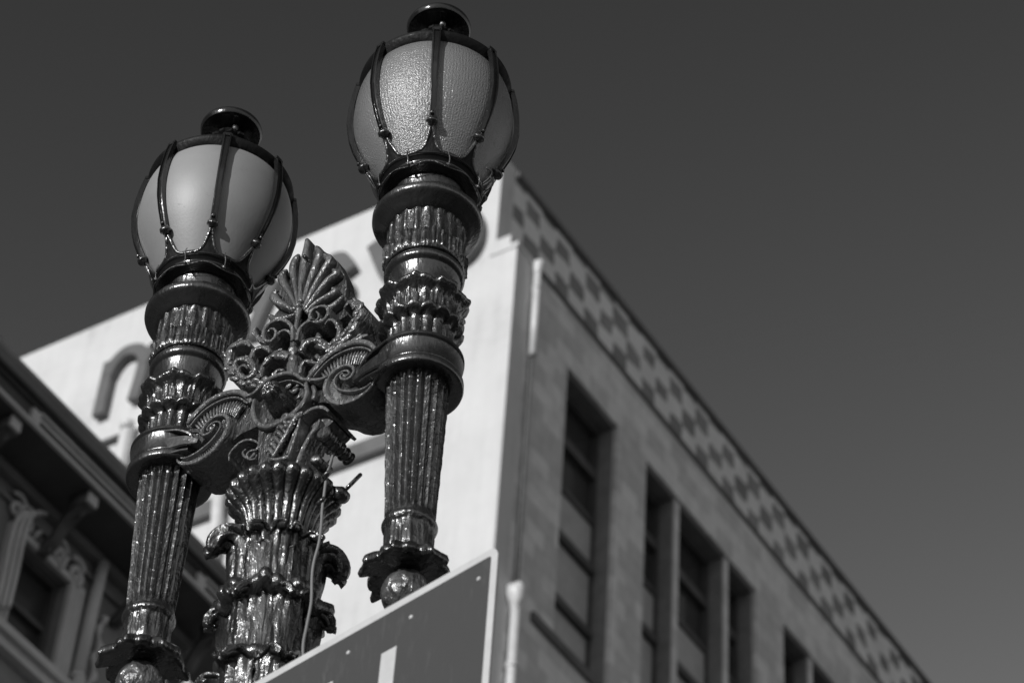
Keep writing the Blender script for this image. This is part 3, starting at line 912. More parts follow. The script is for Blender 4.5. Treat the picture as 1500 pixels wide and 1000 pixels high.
# left and right small volutes at the palmette's foot
m = MB()
curl(m, [(430, 500), (429, 482), (421, 472), (408, 470), (395, 477), (387, 489), (389, 499), (397, 501), (404, 495), (405, 486), (399, 483), (394, 488)], [6, 5, 5, 5, 5, 5, 4.5, 4, 4, 3.5, 3, 2.5], 0.052, -0.02, 0.045, 90)
curl(m, [(431, 508), (428, 492), (420, 485), (411, 488), (402, 500), (392, 503), (380, 497), (373, 487), (377, 480)], [6, 4, 3.5, 3.5, 4, 5, 6, 6, 3], 0.046, -0.035, 0.04, 70)
curl(m, [(436, 500), (440, 484), (450, 474), (458, 471), (466, 473), (474, 471), (481, 463), (482, 454), (476, 450), (468, 451), (459, 456), (455, 465), (459, 471), (466, 470), (469, 463), (465, 458)], [5, 5, 5, 5, 5, 5, 5.5, 5, 4, 3.5, 4, 4.5, 4, 3.5, 3, 2.5], 0.052, -0.01, 0.045, 110)
m.build('volutes', 'paint_ornament', crest, auto=40)
# big acanthus C-scroll on the right with deep side, its twin on the left
m = MB()
curl(m, [(480, 516), (492, 508), (503, 500), (513, 490), (520, 478), (526, 466), (528, 454), (522, 446), (513, 446), (507, 454)], [10, 13, 13, 12, 11, 12, 13, 11, 7, 3], 0.060, -0.055, 0.05, 70, 0.005)
for (x, y, r) in ((497, 500, 7), (505, 492, 7), (512, 484, 7), (519, 472, 6), (524, 461, 6), (500, 508, 7), (490, 512, 6), (522, 451, 5)):
    u, w = T(x, y, 0.055)
    roundlobe(m, [(u - r * k, w - r * k * .6), (u, w), (u + r * k * .7, w + r * k)], [r * k * .3, r * k * .7, r * k * .3], 0.060, None, 0.9, 12)
curl(m, [(486, 510), (494, 497), (497, 484), (492, 473), (484, 469), (477, 476)], [7, 7, 6, 5, 4, 2], 0.050, -0.03, 0.045, 50)
curl(m, [(505, 512), (518, 500), (530, 494), (540, 492)], [8, 9, 7, 3], 0.055, -0.03, 0.05, 26)
m.build('acanthus_scroll', 'paint_ornament', crest, auto=50)
m = MB()
curl(m, [(372, 566), (358, 560), (346, 552), (338, 540), (335, 525), (340, 512), (351, 505), (363, 504), (369, 510)], [10, 13, 13, 12, 11, 11, 10, 7, 3], 0.060, -0.055, 0.05, 66, 0.005)
curl(m, [(380, 556), (371, 545), (367, 530), (371, 516), (382, 509), (392, 511), (396, 517)], [9, 8, 7, 6, 6, 6, 3], 0.055, -0.03, 0.05, 50)
curl(m, [(350, 545), (346, 535), (352, 529), (362, 528), (371, 534), (374, 545), (368, 554), (358, 555), (352, 549), (354, 541), (361, 538), (366, 543)], [5, 6, 7, 7, 7, 7, 7, 6, 5, 4, 4, 3], 0.066, 0.0, 0.055, 80)
for (x, y, r) in ((376, 558, 8), (384, 562, 8), (366, 561, 7), (390, 556, 7), (341, 548, 6), (338, 533, 5), (372, 566, 7), (381, 568, 6), (347, 556, 6)):
    u, w = T(x, y, 0.06)
    roundlobe(m, [(u - r * k, w + r * k * .5), (u, w), (u + r * k * .8, w - r * k * .5)], [r * k * .35, r * k * .75, r * k * .3], 0.062, None, 0.9, 12)
m.build('acanthus_scroll', 'paint_ornament', crest, auto=50)
# bell flowers either side of the stem
m = MB()
curl(m, [(382, 553), (384, 540), (391, 529), (402, 520), (414, 518), (421, 522)], [5, 6, 7, 9, 11, 8], 0.055, 0.0, 0.05, 50, 0.006)
curl(m, [(396, 556), (402, 545), (407, 541), (414, 541)], [5, 5, 4, 4], 0.050, 0.0, 0.05, 30)
roundlobe(m, TT([(396, 510), (404, 512), (416, 518)], 0.05), [0.006, 0.011, 0.006], 0.03, None, 1.0, 20)
roundlobe(m, TT([(400, 522), (410, 521), (421, 524)], 0.05), [0.007, 0.014, 0.008], 0.046, None, 1.0, 20)
curl(m, [(440, 515), (446, 504), (456, 499), (468, 499), (478, 505), (486, 514), (480, 522)], [8, 9, 9, 8, 7, 6, 4], 0.055, 0.0, 0.05, 50, 0.006)
roundlobe(m, TT([(462, 508), (469, 507), (477, 511)], 0.05), [0.006, 0.012, 0.006], 0.048, None, 1.0, 20)
curl(m, [(463, 520), (468, 528), (462, 537), (453, 547)], [6, 6, 7, 6], 0.052, 0.0, 0.05, 36)
curl(m, [(438, 546), (440, 535), (446, 528), (455, 529), (462, 531)], [5, 5, 5, 5, 4], 0.050, -0.02, 0.05, 36)
roundlobe(m, TT([(458, 480), (459, 488), (457, 494)], 0.045), [0.004, 0.011, 0.005], 0.02, None, 1.0, 18)
roundlobe(m, TT([(455, 494), (457, 500)], 0.045), [0.005, 0.007], 0.03, None, 1.0, 10)
m.build('leaf_buds', 'paint_ornament', crest)
# back plates so that the openwork casting has its body behind it
m = MB()
plate(m, TT([(383, 486), (396, 476), (420, 474), (450, 478), (470, 473), (486, 470), (500, 480), (500, 500), (480, 515), (462, 527), (452, 546), (436, 548), (412, 548), (398, 556), (384, 566), (366, 570), (352, 560), (356, 540), (372, 520), (376, 505)], 0.0), -0.035, -0.055, None, 60)
m.build('crest_back', 'paint', crest, smooth=False)
# turned beads and little drum under the stem
m = MB()
u, w = T(429, 545, 0.05); u2, w2 = T(430, 508, 0.05)
A2 = W3(u, w, 0.05); B2 = W3(u2, w2, 0.05)
D = (B2 - A2)
pr = [(-0.15, 10), (0.02, 10), (0.30, 10), (0.34, 9), (0.35, 6), (0.38, 6.5), (0.46, 8), (0.54, 7.5), (0.62, 4.5), (0.66, 4.5), (0.72, 8), (0.80, 9.5), (0.88, 9), (0.96, 6), (1.0, 4)]
m.tube([A2 + D * a for a, r in pr], [r * k * 0.95 for a, r in pr], 28)
m.build('turned_finial', 'paint_ornament', crest, auto=45)

# ---- centre post
FM = frame(LM, -0.03412)
# square necked bracket between bar and bowl, with an acanthus on its lit face
m = MB()
rows = []
for (h, hx, hy) in ((-0.03, 0.060, 0.060), (-0.07, 0.058, 0.060), (-0.12, 0.052, 0.058), (-0.17, 0.050, 0.056), (-0.205, 0.050, 0.056), (-0.21, 0.062, 0.064), (-0.225, 0.064, 0.066), (-0.23, 0.05, 0.05), (-0.30, 0.05, 0.05)):
    rows.append([FM(hx * a, hy * b, h) for a, b in ((-1, -1), (1, -1), (1, 1), (-1, 1))])
m.grid(rows, True, True, True)
neck = m.build('post_neck', 'paint', lamp, smooth=False)
m = MB()
NB = 0.066
for i in range(7):
    s = i / 6
    cx, cy = 429 - 27 * s, 618 + 50 * s
    for sgn in (-1, 1):
        L0 = (16 - 4 * s)
        roundlobe(m, TT([(cx, cy), (cx + sgn * L0 * 0.55, cy - 9), (cx + sgn * L0, cy - 9 - 5 * sgn)], NB), [0.004, 0.0075, 0.003], NB + 0.003, None, 0.8, 16)
roundlobe(m, TT([(437, 610), (424, 634), (411, 656), (402, 672)], NB), [0.006, 0.007, 0.006, 0.005], NB + 0.006, None, 1, 26)
for (x, y, r) in ((432, 612, 8), (441, 611, 6), (427, 622, 7), (422, 627, 6)):
    u, w = T(x, y, NB)
    roundlobe(m, [(u - r * k, w), (u, w), (u + r * k * .6, w + r * k * .5)], [r * k * .4, r * k * .8, r * k * .3], NB + 0.006, None, 1.1, 12)
ribbon(m, TT([(441, 613), (436, 633), (428, 656), (423, 672)], NB), 0.006, NB + 0.006, 0.03, 24)
ribbon(m, TT([(397, 674), (409, 674), (424, 670)], NB), 0.010, NB + 0.008, 0.03, 16)
m.build('neck_acanthus', 'paint_ornament', neck)
# side scrolls of the neck
m = MB()
ribbon(m, TT([(424, 668), (432, 645), (440, 625), (450, 609), (463, 601), (476, 600), (485, 606)], 0.05), [0.008, 0.009, 0.010, 0.011, 0.012, 0.012, 0.008], 0.062, -0.062, 60)
ribbon(m, TT([(440, 700), (446, 682), (455, 662), (464, 645), (474, 634), (477, 624)], 0.02), [0.010, 0.012, 0.014, 0.014, 0.012, 0.006], 0.05, 0.02, 40)
plate(m, TT([(430, 668), (440, 640), (452, 616), (466, 606), (480, 606), (488, 614), (478, 625), (462, 644), (450, 668), (444, 690)], 0.03), 0.028, -0.05, None, 50)
ribbon(m, TT([(392, 614), (386, 632), (383, 650), (376, 662), (368, 672), (360, 670), (357, 664), (362, 659)], 0.05), [0.010, 0.012, 0.012, 0.010, 0.008, 0.007, 0.006, 0.004], 0.056, -0.05, 60)
ribbon(m, TT([(384, 655), (376, 648), (365, 646), (354, 650), (345, 658), (338, 668), (338, 677)], 0.05), [0.005, 0.007, 0.008, 0.009, 0.008, 0.006, 0.004], 0.058, -0.03, 50)
ribbon(m, TT([(380, 662), (370, 664), (365, 670), (369, 676), (377, 675), (380, 669)], 0.05), [0.006, 0.007, 0.007, 0.007, 0.006, 0.004], 0.062, -0.03, 40)
m.build('neck_scroll', 'paint_ornament', neck, auto=40)
# reeded roll seen end on at the right, running back from the viewer
m = MB()
c = T(474, 634, 0.05)
pth = []; rad = []
for i in range(60):
    s = i / 59
    pth.append(W3(c[0] + 0.004 * s, c[1] - 0.004 * s, 0.055 - 0.115 * s))
    rad.append(0.017 + 0.0065 * abs(sin(s * pi * 5.5)) - 0.004 * s)
m.tube(pth, rad, 22)
q = T(463, 674, 0.05)
m.tube([W3(q[0], q[1], 0.06), W3(q[0], q[1], 0.055), W3(q[0] + 0.002, q[1], 0.0)], [0.010, 0.015, 0.015], 18)
m.build('reeded_roll', 'paint', neck, auto=45)

m = MB()
def gad(k_, dh=0): return lambda th: (k_ * (abs(cos(12 * th)) ** 0.7 - 0.6), dh * (abs(cos(12 * th)) - 0.5))
lathe(m, FM, [(-0.225, 0.060), (-0.235, 0.095, gad(0.006)), (-0.243, 0.118, gad(0.010)), (-0.252, 0.134, gad(0.012)), (-0.264, 0.142, gad(0.014)), (-0.276, 0.142, gad(0.014)), (-0.287, 0.134, gad(0.014)), (-0.299, 0.120, gad(0.013)), (-0.312, 0.107, gad(0.012)),
              (-0.330, 0.096, gad(0.011)), (-0.355, 0.087, gad(0.010)), (-0.390, 0.080, gad(0.009)), (-0.43, 0.076, gad(0.008)), (-0.47, 0.076)], 288)
bowl = m.build('gadroon_bowl', 'paint', lamp, auto=60)
# body of the post with its irregular leaf relief
def veins(a1, n1, a2, n2, ph):
    return lambda th: (a1 * abs(sin(n1 * th + ph)) + a2 * sin(n2 * th + 2 * ph), 0)
m = MB()
pr = []
seg = [(-0.40, 0.070), (-0.46, 0.082), (-0.52, 0.090), (-0.58, 0.088), (-0.63, 0.084), (-0.68, 0.086), (-0.74, 0.095), (-0.80, 0.097), (-0.85, 0.092), (-0.90, 0.090), (-1.0, 0.10), (-1.08, 0.098), (-1.15, 0.09)]
sp_ = smoothpath(seg, 60)
for i, (h, r) in enumerate(sp_):
    pr.append((h, r, veins(0.0085, 4, 0.0028, 22 + (i // 9) % 3, i * 0.035)))
pr += [(-1.17, 0.10), (-1.20, 0.112), (-1.24, 0.112), (-1.27, 0.10), (-1.29, 0.092)]
for i in range(20):
    s = i / 19
    pr.append((-1.30 - 3.6 * s, 0.090 + 0.03 * s, flute(16, 0.009)))
pr += [(-4.95, 0.13), (-5.0, 0.17), (-5.1, 0.17), (-5.15, 0.15), (-5.5, 0.16), (-5.8, 0.20), (-5.9, 0.25), (-6.05, 0.27), (-6.25, 0.27)]
lathe(m, FM, pr, 192)
shaft = m.build('post_shaft', 'paint', lamp, auto=60)
# tier of broad leaves, curling far out
CAMAZ = radians(-49.4)
for kk in range(8):
    a = CAMAZ + radians(8) + kk * pi / 4
    m = MB()
    if kk % 2 == 0 and kk != 0:
        leaf(m, FM, a, -0.64, 0.088, -0.455, 0.103, 0.028, 0.052, 3, 34, 17, 0.006, 195)
    else:
        leaf(m, FM, a, -0.64, 0.090, -0.46, 0.098, 0.016, 0.038, 4, 28, 17, 0.006, 150)
    m.build('broad_leaf', 'paint', lamp, solid=0.024 if (kk % 2 == 0 and kk != 0) else 0.010)
# tier below: ragged rim with rolled tips
m = MB()
lathe(m, FM, [(-0.60, 0.084), (-0.608, 0.10, ragged(8, 0.008, 0.004, 21)), (-0.614, 0.120, ragged(8, 0.016, 0.012, 21)), (-0.626, 0.130, ragged(8, 0.020, 0.022, 21)), (-0.642, 0.131, ragged(8, 0.022, 0.024, 21)), (-0.655, 0.120, ragged(8, 0.018, 0.022, 21)),
              (-0.650, 0.102, ragged(8, 0.01, 0.01, 21)), (-0.66, 0.088)], 200)
for kk in range(6):
    a = CAMAZ + radians(80) + kk * pi / 3
    leaf(m, FM, a, -0.85, 0.096, -0.665, 0.108, 0.018, 0.038, 4, 24, 13, 0.006, 185)
m.build('leaf_tier', 'paint', lamp, solid=0.014)
m = MB()
lathe(m, FM, [(-0.815, 0.092), (-0.822, 0.104, ragged(6, 0.006, 0.02, 5)), (-0.835, 0.112, ragged(6, 0.010, 0.03, 5)), (-0.85, 0.110, ragged(6, 0.010, 0.03, 5)), (-0.855, 0.098)], 160)
for kk in range(6):
    a = CAMAZ + radians(15) + kk * pi / 3
    leaf(m, FM, a, -1.06, 0.10, -0.86, 0.112, 0.018, 0.045, 4, 24, 13, 0.006, 170)
m.build('leaf_tier', 'paint', lamp, solid=0.014)
# long slender front leaf with a midrib on the lit side of the post
for (da, hh0, hh1) in ((-14, -0.86, -0.655), (16, -0.66, -0.50), (-30, -0.66, -0.49)):
    m = MB()
    leaf(m, FM, CAMAZ + radians(da), hh0, 0.100, hh1, 0.101, 0.006, 0.024, 6, 26, 11, 0.007, 90)
    m.build('slender_leaf', 'paint_ornament', lamp, solid=0.006)

# ---- cable, its clip and the rod
m = MB()
P = [at_depth(x, y, d) for x, y, d in ((493, 640, 7.02), (489, 662, 6.99), (482, 684, 6.93), (478, 700, 6.87), (475, 722, 6.82), (472, 745, 6.78), (470.5, 770, 6.70), (467, 796, 6.63), (460, 822, 6.58), (457, 845, 6.54), (456.5, 872, 6.47), (455, 888, 6.42), (449, 918, 6.36), (444, 946, 6.28), (445, 985, 6.20), (446, 1100, 6.0))]
m.tube(smoothpath(P, 80), 0.0036, 10)
cab = m.build('cable', 'cable', lamp)
m = MB()
m.tube(smoothpath([at_depth(x, y, d) for x, y, d in ((492, 636, 7.03), (490, 655, 7.0), (486, 680, 6.92), (479, 697, 6.86))], 20), 0.0012, 6)
m.build('thin_wire', 'wire', lamp)
m = MB()
for (x, y, d) in ((479, 694, 6.86), (471, 733, 6.80)):
    c = at_depth(x, y, d)
    m = MB(); m.tube([c + Vector((-0.012, 0, -0.010)), c, c + Vector((0.010, 0, 0.006))], [0.006, 0.0075, 0.005], 9)
    m.build('cable_clip', 'paint', lamp)
m = MB()
c = at_depth(475, 672, 7.0)
sv = [c + CR * a - CD * b for a, b in ((-0.012, 0.004), (-0.002, 0.004), (0.002, 0.016), (0.007, 0.010), (0.018, 0.012), (0.015, 0.0), (0.002, -0.010), (-0.010, -0.013), (-0.010, -0.004))]
m.add(sv + [p + CF * 0.006 for p in sv], [tuple(range(9)), tuple(range(9, 18))[::-1]] + [(i, (i + 1) % 9, 9 + (i + 1) % 9, 9 + i) for i in range(9)])
m.build('metal_tag', 'clamp_metal', lamp, smooth=False)
m = MB()
a = at_depth(497, 726, 6.92); b = at_depth(529, 694, 6.98)
m.tube([a, b - (b - a) * 0.03, b], [0.0055, 0.0055, 0.004], 14)
m.tube([at_depth(488, 722, 6.92), at_depth(498, 724, 6.93), at_depth(505, 729, 6.94), at_depth(507, 731, 6.95)], [0.018, 0.022, 0.017, 0.008], 16)
m.build('rod', 'paint', lamp)

# ================================================================== SIGN PLATE
SC = Vector((-2.46140545, 3.5556575, 5.18234536))
sa = radians(168.4)
SD = Vector((cos(sa), sin(sa), 0)); SN = Vector((-sin(sa), cos(sa), 0))
if SN.dot(SC - EYE) > 0: SN = -SN                      # towards the viewer
SCZ = SC + Vector((0, 0, 0.0)) - SD * 0.012
def S3(s, z, o=0.0): return SCZ + SD * s + Vector((0, 0, z)) + SN * o
SW, SH = 1.25, 0.62
def rrect(s0, s1, z0, z1, r, n=8):
    pts = []
    for (cs, cz, a0) in ((s1 - r, z1 - r, 0), (s0 + r, z1 - r, 90), (s0 + r, z0 + r, 180), (s1 - r, z0 + r, 270)):
        for i in range(n + 1):
            a = radians(a0 + 90 * i / n)
            pts.append((cs + r * cos(a), cz + r * sin(a)))
    return pts
sign = empty('road_sign', S3(SW / 2, -SH))
tag(sign, 'rectangular dark metal sign with white border and white lettering, cut by the bottom edge', 'sign')
def splate(name, mat, out, o0, o1):
    m = MB()
    k_ = len(out)
    m.add([S3(s, z, o1) for s, z in out] + [S3(s, z, o0) for s, z in out], [tuple(range(k_)), tuple(range(k_, 2 * k_))[::-1]] + [(i, (i + 1) % k_, k_ + (i + 1) % k_, k_ + i) for i in range(k_)])
    return m.build(name, mat, sign, smooth=False)
splate('panel', 'sign_back', rrect(0, SW, -SH, 0, 0.028), -0.004, 0.0)
# the border is a frame, the field a sheet inside it
m = MB()
o_ = rrect(0.0, SW, -SH, 0, 0.028); i_ = rrect(0.0185, SW - 0.0185, -SH + 0.0185, -0.0185, 0.008)
k_ = len(o_)
vs = [S3(s, z, 0.0015) for s, z in o_] + [S3(s, z, 0.0015) for s, z in i_] + [S3(s, z, 0.0002) for s, z in o_] + [S3(s, z, 0.0002) for s, z in i_]
fs = []
for i in range(k_):
    j = (i + 1) % k_
    fs += [(i, j, k_ + j, k_ + i), (i, 2 * k_ + i, 2 * k_ + j, j), (k_ + i, k_ + j, 3 * k_ + j, 3 * k_ + i), (2 * k_ + i, 3 * k_ + i, 3 * k_ + j, 2 * k_ + j)]
m.add(vs, fs)
m.build('border', 'sign_white', sign, smooth=False)
splate('field', 'sign_field', rrect(0.0187, SW - 0.0187, -SH + 0.0187, -0.0187, 0.008), 0.0003, 0.0010)
def bar(name, s0, s1, z0, z1):
    m = MB()
    out = [(s0, z0), (s1, z0), (s1, z1), (s0, z1)]
    m.add([S3(s, z, 0.0022) for s, z in out] + [S3(s, z, 0.0011) for s, z in out], [(0, 1, 2, 3), (7, 6, 5, 4)] + [(i, (i + 1) % 4, 4 + (i + 1) % 4, 4 + i) for i in range(4)])
    return m
m = bar('letter', 0.278, 0.322, -0.335, -0.121)
m2 = bar('letter', 0.466, 0.510, -0.335, -0.121); m3 = bar('x', 0.3222, 0.4658, -0.245, -0.208)
for q in (m2, m3): m.add(q.v, q.f)
m.build('letter', 'sign_white', sign, smooth=False)
for (px, py) in ((702, 848), (603, 904), (511, 956)):
    v = CR * (px - 750) + CD * (py - 500) + CF * FPX
    t = (SCZ - EYE).dot(SN) / v.dot(SN); P_ = EYE + v * t
    m = MB()
    m.tube([P_, P_ + SN * 0.003, P_ + SN * 0.0045], [0.0055, 0.005, 0.003], 12)
    m.build('rivet', 'sign_white', sign)
m = MB()
def sbox(s0, s1, z0, z1, o0, o1): m.box(s0, s1, z0, z1, o0, o1, T=lambda a, b, c: S3(a, b, c))
sbox(0.5, 1.2, -0.36, -0.32, -0.030, -0.0045); 
bm_post = S3(1.02, -0.34, -0.03)
m.tube([bm_post, Vector((LM.x + 0.05, LM.y - 0.06, bm_post.z))], 0.018, 12)
m.build('mounting_bar', 'sign_back', sign, smooth=False)

# ================================================================== PALE CORNER BUILDING
PC = Vector((-15.10198091, 21.79982712, 28.84400764))
corner = empty('corner_building', (PC.x - 6, PC.y, 0))
tag(corner, 'tall pale corner building with a white side wall and a shaded front of large windows', 'building')
def B3(x, y, z): return Vector((PC.x + x, PC.y + y, PC.z + z))
def bbox(m, x0, x1, y0, y1, z0, z1): m.box(x0, x1, y0, y1, z0, z1, T=B3)
ZB = -PC.z
# white side wall: body and the set-back parapet
m = MB()
bbox(m, -17, 0.0, 0, 0.35, ZB, 0.10)
bbox(m, -17, -0.36, 0.0, 0.35, 0.10, 2.19)
bbox(m, -0.36, -0.12, 0.004, 0.35, 0.10, 0.40)
m.build('side_wall', 'white_render', corner, smooth=False)
# little capping stone at the corner
m = MB()
bbox(m, -0.44, 0.03, -0.02, 0.38, 0.10, 0.18)
m.build('corner_cap', 'white_render', corner, smooth=False)
# openings on the shaded front
bays = [(1.45, 2.83)]
b0 = 3.64
openings = [[(1.45, 2.83)]]
for i in range(5):
    s = 3.64 + 4.19 * i
    openings.append([(s, s + 0.92), (s + 1.06, s + 2.40), (s + 2.54, s + 3.31)])
YE = 26.0
ZT = -0.98
levels = [(-5.62, ZT), (-10.9, -6.6), (-16.2, -11.9), (-21.5, -17.2)]
RX = -0.42
m = MB()
# top strip above windows, storey strips, piers
bbox(m, -0.40, 0.0, 0.35, YE, ZT, 0.10)
zs = [(-6.6, -5.62), (-11.9, -10.9), (-17.2, -16.2), (ZB, -21.5)]
for z0, z1 in zs: bbox(m, -0.40, 0.0, 0.35, YE, z0, z1)
for z0, z1 in levels:
    y = 0.35
    for op in openings:
        bbox(m, -0.40, 0.0, y, op[0][0], z0, z1)
        y = op[-1][1]
    bbox(m, -0.40, 0.0, y, YE, z0, z1)
m.build('front_wall', 'block_wall', corner, smooth=False)
for z0, z1 in levels[:2]:
    for op in openings:
        for (a, b), (c, d) in zip(op, op[1:]):
            m = MB()
            bbox(m, -0.40, -0.05, b, c, z0, z1)
            m.build('mullion', 'block_plain', corner, smooth=False)
# lintel string and sill string courses
m = MB()
bbox(m, 0.0, 0.05, 0.9, YE, -5.80, -5.66)
bbox(m, 0.0, 0.03, 0.9, YE, -11.05, -10.93)
m.build('sill_course', 'coping', corner, smooth=False)
m = MB()
bbox(m, -0.36, 0.035, 0.38, YE, 0.10, 0.17)
m.build('cornice_line', 'coping', corner, smooth=False)
m = MB()
bbox(m, -0.70, -0.36, 0.35, YE, 0.17, 2.02)
m.build('parapet', 'diamond_band', corner, smooth=False)
m = MB()
bbox(m, -0.72, -0.30, 0.35, YE, 2.02, 2.12)
m.build('coping', 'coping', corner, smooth=False)
m = MB()
bbox(m, -17, -0.72, 0.35, YE, 0.9, 1.0)
m.build('roof', 'roofing', corner, smooth=False)
m = MB()
bbox(m, -17, -0.40, YE - 0.35, YE, ZB, 2.0)
bbox(m, -17, -16.65, 0.35, YE - 0.35, ZB, 2.0)
m.build('rear_wall', 'block_plain', corner, smooth=False)
# windows
rw = random.Random(5)
for li, (z0, z1) in enumerate(levels[:2]):
    for op in openings:
        for (y0, y1) in op:
            H0 = z1 - ZT
            def q(a): return a + H0
            m = MB()
            x0, x1 = -0.48, -0.29
            fw = 0.07
            bbox(m, x0, x1, y0 + 0.002, y0 + fw, z0, z1)
            bbox(m, x0, x1, y1 - fw, y1 - 0.002, z0, z1)
            for (a, b) in ((z1 - 0.10, z1 - 0.002), (q(-1.92), q(-1.76)), (q(-2.74), q(-2.64)), (q(-3.62), q(-3.50)), (q(-4.70), q(-4.58)), (z0, z0 + 0.10)):
                bbox(m, x0, x1 + (0.05 if abs(b - q(-3.50)) < 0.01 or abs(b - q(-4.58)) < 0.01 else 0.0), y0 + fw, y1 - fw, a, b)
            w = m.build('window', 'window_frame', corner, smooth=False)
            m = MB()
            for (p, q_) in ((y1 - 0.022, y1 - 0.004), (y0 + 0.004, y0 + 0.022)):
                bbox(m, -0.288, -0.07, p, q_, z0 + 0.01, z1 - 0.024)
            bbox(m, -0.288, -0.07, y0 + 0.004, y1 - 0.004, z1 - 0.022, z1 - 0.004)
            m.build('jamb_shade_lining', 'jamb', w, smooth=False)  # dark frame strips widened over jambs and lintel to paint in reveal shade
            m = MB()
            bbox(m, -0.40, -0.385, y0 + fw, y1 - fw, q(-1.76), z1 - 0.10)
            bbox(m, -0.39, -0.375, y0 + fw, y1 - fw, q(-2.64), q(-1.92))
            m.build('pane', 'pane', w, smooth=False)
            m = MB()
            bbox(m, -0.37, -0.33, y0 + fw, y1 - fw, q(-3.50), q(-2.74))
            bbox(m, -0.37, -0.33, y0 + fw, y1 - fw, q(-4.58), q(-3.62))
            bbox(m, -0.37, -0.33, y0 + fw, y1 - fw, z0 + 0.10, q(-4.70))
            m.build('spandrel', 'spandrel', w, smooth=False)
            if rw.random() < 0.7:
                m = MB()
                bh = rw.uniform(0.25, 0.6)
                bbox(m, -0.43, -0.415, y0 + fw + 0.02, y1 - fw - 0.02, z1 - 0.10 - bh, z1 - 0.11)
                m.build('blind', 'curtain', w, smooth=False)
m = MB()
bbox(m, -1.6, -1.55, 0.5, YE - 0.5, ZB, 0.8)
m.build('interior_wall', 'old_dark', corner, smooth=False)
# rain pipe on the front near the corner
def bt(m, pts, r, n=12): m.tube([B3(*p) for p in pts], r, n)
m = MB()
bt(m, [(0.10, 0.42, -1.66), (0.10, 0.40, -0.10)], 0.055)
bt(m, [(0.10, 0.40, -0.12), (0.10, 0.40, -0.10), (0.11, 0.40, 0.0), (0.12, 0.40, 0.06), (0.12, 0.40, 0.09)], [0.055, 0.06, 0.08, 0.085, 0.06], 14)
bt(m, [(0.10, 0.40, -0.40), (0.10, 0.40, -0.44)], 0.068)
m.build('vent_pipe', 'white_pipe', corner)
m = MB()
bt(m, [(0.03, 0.50, -5.50), (0.03, 0.48, -1.66)], 0.030, 8)
m.build('conduit', 'coping', corner)
m = MB()
bt(m, [(0.10, 0.42, -5.85), (0.10, 0.42, -9.0), (0.10, 0.42, ZB + 0.3)], 0.062)
m.tube([B3(0.10, 0.42, z) for z in (-6.05, -5.90, -5.76, -5.66, -5.60)], [0.065, 0.09, 0.15, 0.15, 0.05], 4)
bt(m, [(0.10, 0.42, -6.9), (0.10, 0.42, -6.84)], 0.078)
m.build('downspout', 'white_pipe', corner)

# raised letters on the white wall
def WL(path_px, width, name='letter', n=40, cl=0.03, dp=0.12):
    """one stroke of a raised letter traced on the white wall"""
    pts = []
    for (x, y) in path_px:
        v = CR * (x - 750) + CD * (y - 500) + CF * FPX
        t = (PC.y - EYE.y - dp - cl) / v.y
        P_ = EYE + v * t
        pts.append((P_.x, P_.z))
    q = smoothpath(pts, n) if len(pts) > 2 else [pts[0], pts[-1]]
    m = MB(); rows = []
    for i, p in enumerate(q):
        a = q[min(i + 1, len(q) - 1)]; b = q[max(i - 1, 0)]
        tx, ty = a[0] - b[0], a[1] - b[1]; l = hypot(tx, ty) or 1
        nx, ny = -ty / l * width / 2, tx / l * width / 2
        y1 = PC.y - cl; y0 = y1 - dp
        rows.append([Vector((p[0] - nx, y0, p[1] - ny)), Vector((p[0] + nx, y0, p[1] + ny)), Vector((p[0] + nx, y1, p[1] + ny)), Vector((p[0] - nx, y1, p[1] - ny))])
    m.grid(rows, True, True, True)
    return m
def letter(strokes, width=0.205):
    m = MB()
    for i, st in enumerate(strokes):
        s = WL(st, width - 0.004 * i, dp=0.12 + 0.006 * i)
        m.add(s.v, s.f)
    return m.build('letter', 'letter_metal', corner, smooth=False)
letter([[(142, 606), (160, 528)], [(156, 548), (166, 530), (184, 513), (204, 511), (209, 524), (204, 548), (193, 583)], [(208, 530), (222, 508), (244, 494), (262, 493), (266, 506), (260, 530), (250, 560)]])
letter([[(362, 424), (378, 452)], [(400, 410), (380, 452), (362, 492)]])
letter([[(512, 394), (500, 377), (484, 380), (476, 392), (484, 404), (500, 412), (508, 424), (500, 440), (486, 446)]])
letter([[(545, 356), (574, 408), (604, 336)]])
letter([[(652, 300), (680, 302), (696, 322), (694, 350), (678, 372), (654, 380), (630, 366), (624, 334), (636, 308), (652, 300)]], 0.20)
# pipes and ledge low on the white wall
def onwall(px, py, o=0.0):
    v = CR * (px - 750) + CD * (py - 500) + CF * FPX
    t = (PC.y - o - EYE.y) / v.y
    return EYE + v * t
m = MB()
a = onwall(187, 628, 0.14); b = onwall(168, 720, 0.14)
m.tube([a, a + (b - a) * 0.02, b + (b - a) * 3], 0.10, 14)
m.tube([a - Vector((0, 0, 0.02)), a + Vector((0, -0.04, 0.10)), a + Vector((0, -0.04, 0.12))], [0.11, 0.12, 0.05], 14)
m.tube([onwall(322, 690, 0.14), onwall(318, 765, 0.14), onwall(318, 765, 0.14) + Vector((0, 0, -4))], 0.09, 14)
m.build('wall_pipe', 'white_pipe', corner)
m = MB()
a = onwall(184, 636, 0.05)
m.tube([a, a + Vector((-1.6, 0, 0.02))], 0.05, 10)
m.build('conduit', 'coping', corner)
m = MB()
a = onwall(325, 735, 0.0)
m.box(a.x - 3.2, a.x - 0.02, a.y - 0.12, a.y + 0.02, a.z - 0.26, a.z + 0.02)
m.box(a.x + 0.18, a.x + 3.0, a.y - 0.12, a.y + 0.02, a.z - 0.26, a.z + 0.02)
m.build('ledge', 'letter_metal', corner, smooth=False)

